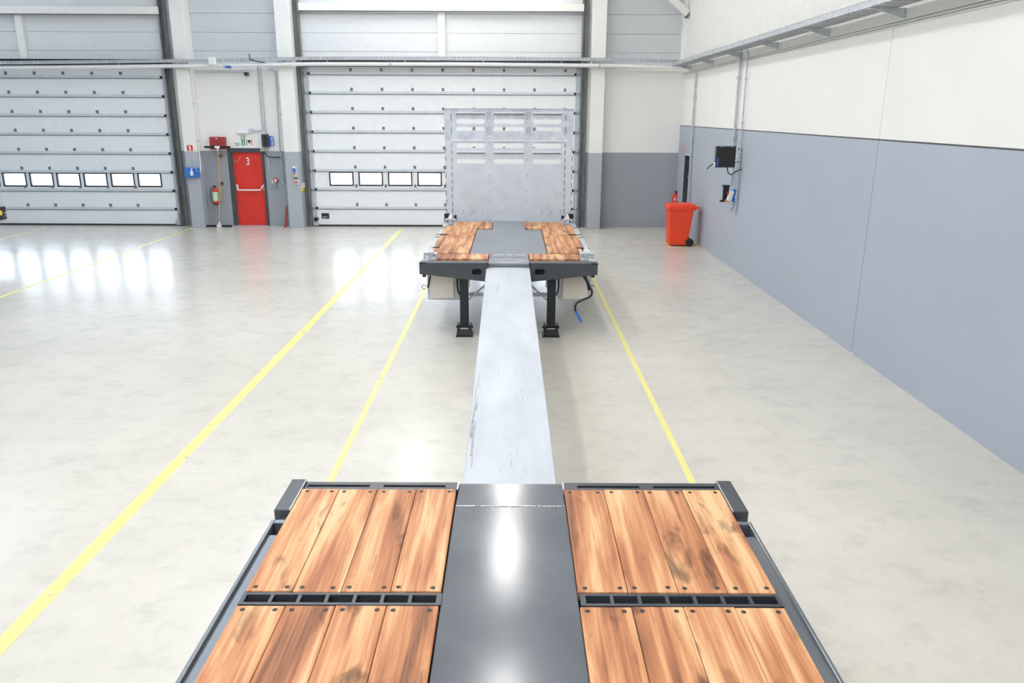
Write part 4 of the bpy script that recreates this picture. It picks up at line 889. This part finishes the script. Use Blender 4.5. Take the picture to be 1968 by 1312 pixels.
sign('tall green exit sign with white panel above the red door', 463, 261, 471.5, 279.5, 'green', [('whitep', 'box', 0.22, 0.60, 0.78, 0.97), ('whitep', 'poly', [(0.5, 0.03), (0.80, 0.16), (0.62, 0.16), (0.62, 0.50), (0.38, 0.50), (0.38, 0.16), (0.20, 0.16)]), ('green', 'box', 0.42, 0.62, 0.58, 0.80)])
sign('small green exit sign, left of the tall green one', 451, 274.5, 458, 280, 'green', [('whitep', 'box', 0.12, 0.15, 0.6, 0.8), ('green', 'poly', [(0.2, 0.2), (0.35, 0.3), (0.5, 0.2), (0.44, 0.5), (0.5, 0.7), (0.3, 0.7)]), ('whitep', 'poly', [(0.66, 0.25), (0.92, 0.5), (0.66, 0.75)])])
sign('small pale sign between the two green exit signs', 459, 274, 462.5, 279.5, 'whitep', [('green', 'box', 0.2, 0.3, 0.8, 0.7)])
sign('white sign with red sides and black round symbol above the red door', 473.5, 267.5, 485, 279, 'whitep', [('red', 'box', 0.0, 0.0, 0.12, 1.0), ('red', 'box', 0.88, 0.0, 1.0, 1.0), ('blackp', 'disc', 0.5, 0.66, 0.24), ('blackp', 'box', 0.45, 0.2, 0.55, 0.5)])
sign('red and white fire extinguisher sign on the left column', 359, 278.5, 371, 290, 'red', [('whitep', 'poly', [(0.36, 0.06), (0.66, 0.06), (0.66, 0.72), (0.56, 0.82), (0.62, 0.92), (0.40, 0.92), (0.22, 0.70), (0.36, 0.72)])], Y=22.6)

# black loudspeaker and blue bracket above the red door's right corner
A, B = at_y(500, 257.5, YW-0.2), at_y(516, 283, YW-0.2)
ls = thing('loudspeaker', 'black loudspeaker above the right corner of the red door', 'speaker', ((A.x+B.x)/2, YW, B.z))
m = MB(); w = B.x-A.x
lo = [(A.x+0.03, YW-0.22), (A.x+w*0.45, YW-0.30), (B.x, YW-0.22), (B.x, YW-0.06), (A.x, YW-0.06)]
n = 5; vs = [(x, y, B.z) for x, y in lo] + [(x, y, A.z) for x, y in lo]
m.add(vs, [tuple(range(n-1,-1,-1)), tuple(range(n, 2*n))] + [(i, (i+1)%n, n+(i+1)%n, n+i) for i in range(n)])
m.build('cabinet', plain('charcoal_plastic', (0.05, 0.052, 0.055), 0.5), ls, 0.02)
MB().box(A.x+w*0.55, B.x-0.02, YW-0.285, YW-0.25, B.z+0.03, A.z-0.04).build('grille', M['blackp'], ls, 0.004)
MB().box(A.x+w*0.4, A.x+w*0.6, YW-0.04, YW, B.z+0.1, A.z-0.1).build('wall_bracket', M['track'], ls)
A, B = at_y(517.5, 261.5, YW-0.1), at_y(527, 281, YW-0.1)
bb = thing('blue_bracket', 'blue tube bracket sticking out beside the black loudspeaker', 'bracket', ((A.x+B.x)/2, YW, B.z))
MB().tube([(A.x, YW-0.1, A.z-0.01), (B.x-0.03, YW-0.1, A.z-0.01), (B.x-0.008, YW-0.1, A.z-0.04), (B.x, YW-0.1, B.z+0.04), (B.x-0.02, YW-0.1, B.z+0.015), (A.x, YW-0.1, B.z+0.01)], 0.014, 8).build('frame', M['blue'], bb)
m = MB(); zc = (A.z+B.z)/2; m.tube([(A.x, YW-0.1, zc), (B.x-0.002, YW-0.1, zc)], 0.010, 8); m.box(A.x-0.01, A.x+0.015, YW-0.11, YW, B.z, A.z); m.build('crossbar', M['blue'], bb)
p = at_y(503.5, 287, YW-0.1)
mc = thing('motion_sensor', 'small white sensor at the upper right corner of the red door frame', 'sensor', (p.x, YW, p.z))
MB().box(p.x-0.05, p.x+0.05, YW-0.12, YW, p.z-0.05, p.z+0.055).build('housing', M['whitep'], mc, 0.01); MB().cyl((p.x, YW-0.135, p.z), (p.x, YW-0.12, p.z), 0.022, 12).build('lens', M['blackp'], mc)
MB().tube(smooth([(p.x+0.03, YW-0.09, p.z-0.04), (p.x+0.12, YW-0.08, p.z-0.17), (p.x+0.26, YW-0.075, p.z-0.22), (p.x+0.42, YW-0.075, p.z-0.215), (p.x+0.50, YW-0.075, p.z-0.235)]), 0.014, 8).build('cable', M['blackp'], mc)

# fire extinguisher by the red door
p = at_y(414.5, 383, YW-0.18)
extinguisher(p.x, YW-0.16, at_y(415, 391, YW-0.16).z, 0.46, 0.078, 'red fire extinguisher with pale green label left of the red door', True)
# floor squeegees
def squeegee(label, head_up, xh, xe):
    if head_up:
        zh, ze, yh, ye = at_y(xh, 282.5, YW-0.23).z, 0.72, YW-0.23, YW-0.23
        X = at_y(xh, 283.5, YW-0.23).x; Xe = at_y(xe, 388, YW-0.23).x
    else:
        zh, ze, yh, ye = 0.035, 2.02, YW-0.30, YW-0.06
        X = at_y(xh, 431, YW-0.3).x; Xe = at_y(xe, 300, YW-0.1).x
    s = thing('floor_squeegee', label, 'squeegee', (X, yh, min(zh, ze)))
    sg = -1 if head_up else 1
    MB().box(X-0.37, X+0.36, yh-0.02, yh+0.02, zh-0.028, zh+0.028).build('blade', M['blackp'], s, 0.005)
    m = MB(); m.cyl((X, yh, zh+sg*0.02), (X+(Xe-X)*0.06, yh+(ye-yh)*0.06, zh+(ze-zh)*0.06), 0.035, 10, 0.02)
    m.box(X-0.07, X+0.07, yh-0.024, yh+0.024, zh-0.03, zh+0.03); m.build('socket', M['whitep'], s)
    MB().cyl((X+(Xe-X)*0.05, yh+(ye-yh)*0.05, zh+(ze-zh)*0.05), (Xe, ye, ze), 0.015, 10).build('handle', M['handle'], s)
    if head_up: MB().box(X-0.03, X+0.05, yh-0.02, YW, zh-0.25, zh-0.22).build('wall_clip', M['track'], s)
    return s
squeegee('floor squeegee hung blade-up below the dark red cabinet', True, 418, 425.5)
squeegee('floor squeegee standing blade-down on the floor, left of the red door', False, 421.5, 420)
# small black hook beside the squeegee handle
p = at_y(427.5, 353, YW)
hk = MB(); hk.tube([(p.x+0.035*math.cos(2*PI*k/12), YW-0.03, p.z+0.035*math.sin(2*PI*k/12)) for k in range(12)], 0.010, 6); hk.box(p.x-0.02, p.x+0.02, YW-0.03, YW, p.z+0.02, p.z+0.05)
tag(hk.build('wall_hook', M['blackp']), 'small black wall hook beside the squeegee handle', 'hook')
# red pole leaning by the column
A, B = at_y(551.5, 396, YW-0.05), at_y(546, 431, YW-0.3)
rp = thing('leaning_pole', 'flat red pole leaning on the column right of the red door', 'pole', (B.x, YW-0.3, 0))
a, b = Vector((A.x, YW-0.06, A.z+0.02)), Vector((B.x+0.03, YW-0.30, 0.02))
MB().hexa([(b.x-0.035, b.y-0.02, 0.0), (b.x+0.035, b.y-0.02, 0.0), (b.x+0.035, b.y+0.02, 0.0), (b.x-0.035, b.y+0.02, 0.0)], [(a.x-0.012, a.y-0.02, a.z), (a.x+0.012, a.y-0.02, a.z), (a.x+0.012, a.y+0.02, a.z), (a.x-0.012, a.y+0.02, a.z)]).build('shaft', M['dred'], rp, 0.004)

# blue compressed-air box on the left column with feed pipe
YC = 22.6
A, B = at_y(354.5, 322, YC-0.1), at_y(383, 341, YC-0.1)
ab = thing('power_socket', 'blue socket panel with white plug on the left column', 'socket', ((A.x+B.x)/2, YC, B.z))
MB().box(A.x, B.x, YC-0.12, YC, B.z, A.z).build('housing', M['blue'], ab, 0.012)
C = at_y(369, 331.5, YC-0.15)
m = MB(); m.box(C.x-0.04, C.x+0.03, YC-0.19, YC-0.12, C.z-0.08, C.z+0.03); m.cyl((C.x-0.005, YC-0.15, C.z+0.02), (C.x-0.01, YC-0.15, C.z+0.12), 0.025, 10, 0.01); m.build('white_plug', M['whitep'], ab, 0.012)
m = MB()
for q in (0.19, 0.29): m.cyl((A.x+q+0.05, YC-0.135, C.z-0.02), (A.x+q+0.05, YC-0.12, C.z-0.02), 0.045, 12)
m.build('socket_face', M['blue'], ab)
MB().tube(smooth([(C.x+0.0, YC-0.14, C.z+0.1), (C.x+0.11, YC-0.14, C.z+0.13), (C.x+0.14, YC-0.14, C.z+0.03)]), 0.010, 6).build('plug_lead', M['stile'], ab)
T0, T1 = at_y(355, 0, YC), at_y(384.5, 325, YC-0.02)
conduit([(-8.775, YC+0.06, 4.40), (-8.772, YC+0.06, 1.75), (-8.775, YC+0.02, 1.60), (-8.80, YC-0.05, 1.53)], 'white pipe down the side of the left column to the blue panel', 0.016, 'white', clips=[(-8.775, YC+0.06, 3.4), (-8.775, YC+0.06, 2.4)])

# door control units on the second column
A, B = at_y(562, 319, YC-0.05), at_y(571, 340, YC-0.05)
cu_ = thing('door_control', 'blue and white door control unit on the second column', 'control', ((A.x+B.x)/2, YC, B.z))
MB().box(A.x-0.005, B.x+0.01, YC-0.07, YC, B.z-0.0, A.z).build('housing', M['stile'], cu_, 0.008)
h = A.z-B.z
MB().box(A.x+0.005, A.x+0.085, YC-0.075, YC-0.07, B.z+h*0.42, B.z+h*0.80).build('blue_face', M['blue'], cu_); MB().box(A.x+0.012, A.x+0.07, YC-0.076, YC-0.07, B.z+h*0.80, B.z+h*0.97).build('white_face', M['whitep'], cu_)
MB().cyl((A.x+0.05, YC-0.09, B.z+h*0.30), (A.x+0.05, YC-0.07, B.z+h*0.30), 0.026, 12).build('red_button', M['red'], cu_); MB().cyl((A.x+0.055, YC-0.085, B.z+h*0.14), (A.x+0.055, YC-0.07, B.z+h*0.14), 0.022, 12).build('yellow_button', M['yellowp'], cu_)
MB().box(A.x+0.03, B.x-0.01, YC-0.05, YC, B.z-0.05, B.z).build('gland', M['track'], cu_)
p = at_y(569.5, 349.5, YC-0.05)
es = thing('emergency_stop', 'white emergency stop box with red button under the blue control unit', 'switch', (p.x, YC, p.z))
MB().box(p.x-0.05, p.x+0.05, YC-0.06, YC, p.z-0.06, p.z+0.06).build('housing', M['whitep'], es, 0.01); MB().cyl((p.x, YC-0.10, p.z), (p.x, YC-0.06, p.z), 0.034, 14).build('button', M['red'], es)
A, B = at_y(575.5, 352, YC+0.1), at_y(584.5, 367.5, YC+0.1)
yb_ = thing('pull_switch', 'white switch box with yellow foot beside the middle door track', 'switch', ((A.x+B.x)/2, YC+0.2, B.z))
MB().box(A.x, B.x, YC+0.06, YC+0.30, B.z+0.09, A.z).build('housing', plain('pale_grey_plastic', (0.62, 0.64, 0.62), 0.5), yb_, 0.008); MB().box(A.x, B.x-0.02, YC+0.055, YC+0.28, B.z, B.z+0.09).build('yellow_foot', M['yellowp'], yb_, 0.006)
MB().box(A.x-0.05, A.x, YC+0.1, YC+0.2, B.z+0.08, B.z+0.16).build('mount', M['galv'], yb_)
MB().tube(smooth([(A.x-0.10, YC-0.0, A.z+0.16), (A.x-0.02, YC+0.05, A.z+0.08), (A.x+0.05, YC+0.12, A.z)]), 0.009, 6).build('cable', M['stile'], yb_)

# ------------------------------------------------------------------ corner of a parked vehicle at the left edge
YV = 19.0
A = at_y(14.0, 410, YV)
pv = thing('parked_trailer', 'grey corner of a parked trailer with black lamp box, cut by the left picture edge', 'trailer', (A.x-1.2, YV-2, 0))
vz0, vz1 = at_y(13.5, 420, YV).z, at_y(4, 366, YV).z
xs = A.x - 0.06
MB().box(xs-2.4, xs, YV-4.5, YV, vz0-0.05, vz1).build('body', plain('pale_grey_bodywork', (0.55, 0.59, 0.64), 0.4), pv, 0.02)
lb = MB().box(xs, xs+0.06, YV-1.0, YV-0.03, vz0, vz0+0.30).build('lamp_box', M['blackp'], pv, 0.01)
q = at_x(0, 409, xs+0.06)
MB().cyl((xs+0.055, q.y, q.z), (xs+0.08, q.y, q.z), 0.06, 14).build('yellow_reflector', M['yellowp'], lb)
for dz in (-0.02, -0.09): MB().box(xs+0.058, xs+0.064, q.y+0.14, q.y+0.26, q.z+dz-0.012, q.z+dz+0.012).build('label_print', M['stile'], lb)
for yy in (YV-3.6, YV-2.4):
    for xx in (xs-0.30, xs-2.35):
        o = MB().cyl((xx, yy, 0.27), (xx+0.24, yy, 0.27), 0.27, 24).build('wheel', M['black'], pv); MB().cyl((xx-0.01, yy, 0.27), (xx+0.25, yy, 0.27), 0.14, 16).build('hub', M['galv'], o)
    MB().box(xs-2.2, xs-0.2, yy-0.05, yy+0.05, 0.22, max(0.32, vz0-0.02)).build('axle', M['paint'], pv)

# ------------------------------------------------------------------ hall lamps (out of the frame, they light the hall)
lamp_h = MB().box(-0.27, 0.27, -1.15, 1.15, 0.0, 0.10).mesh('housing', M['whitep'])
lamp_d = MB().box(-0.22, 0.22, -1.12, 1.12, -0.14, 0.0).mesh('diffuser', M['lamp'])
lamp_r = MB().box(-0.015, 0.015, -0.02, 0.02, 0.10, 0.62).mesh('hanger', M['galv'])
ORD = ('first', 'second', 'third', 'fourth', 'fifth', 'sixth', 'seventh', 'eighth', 'ninth')
for xr, row in ((-0.1, 'the row over the trailer'), (-2.9, 'the row left of the trailer')):
    for k, yc in enumerate((21.45, 17.75, 14.05, 9.3, 5.6, 1.9, -1.5, -4.45, -8.15)):
        t = thing('ceiling_light', 'long white strip lamp, %s from the back wall in %s' % (ORD[k], row), 'lamp', (xr, yc, 7.5), 'strip lamps in rows under the hall ceiling')
        link('housing', lamp_h, t, (xr, yc, 7.5)); link('diffuser', lamp_d, t, (xr, yc, 7.5))
        for dy in (-0.8, 0.8): link('hanger', lamp_r, t, (xr, yc+dy, 7.5))
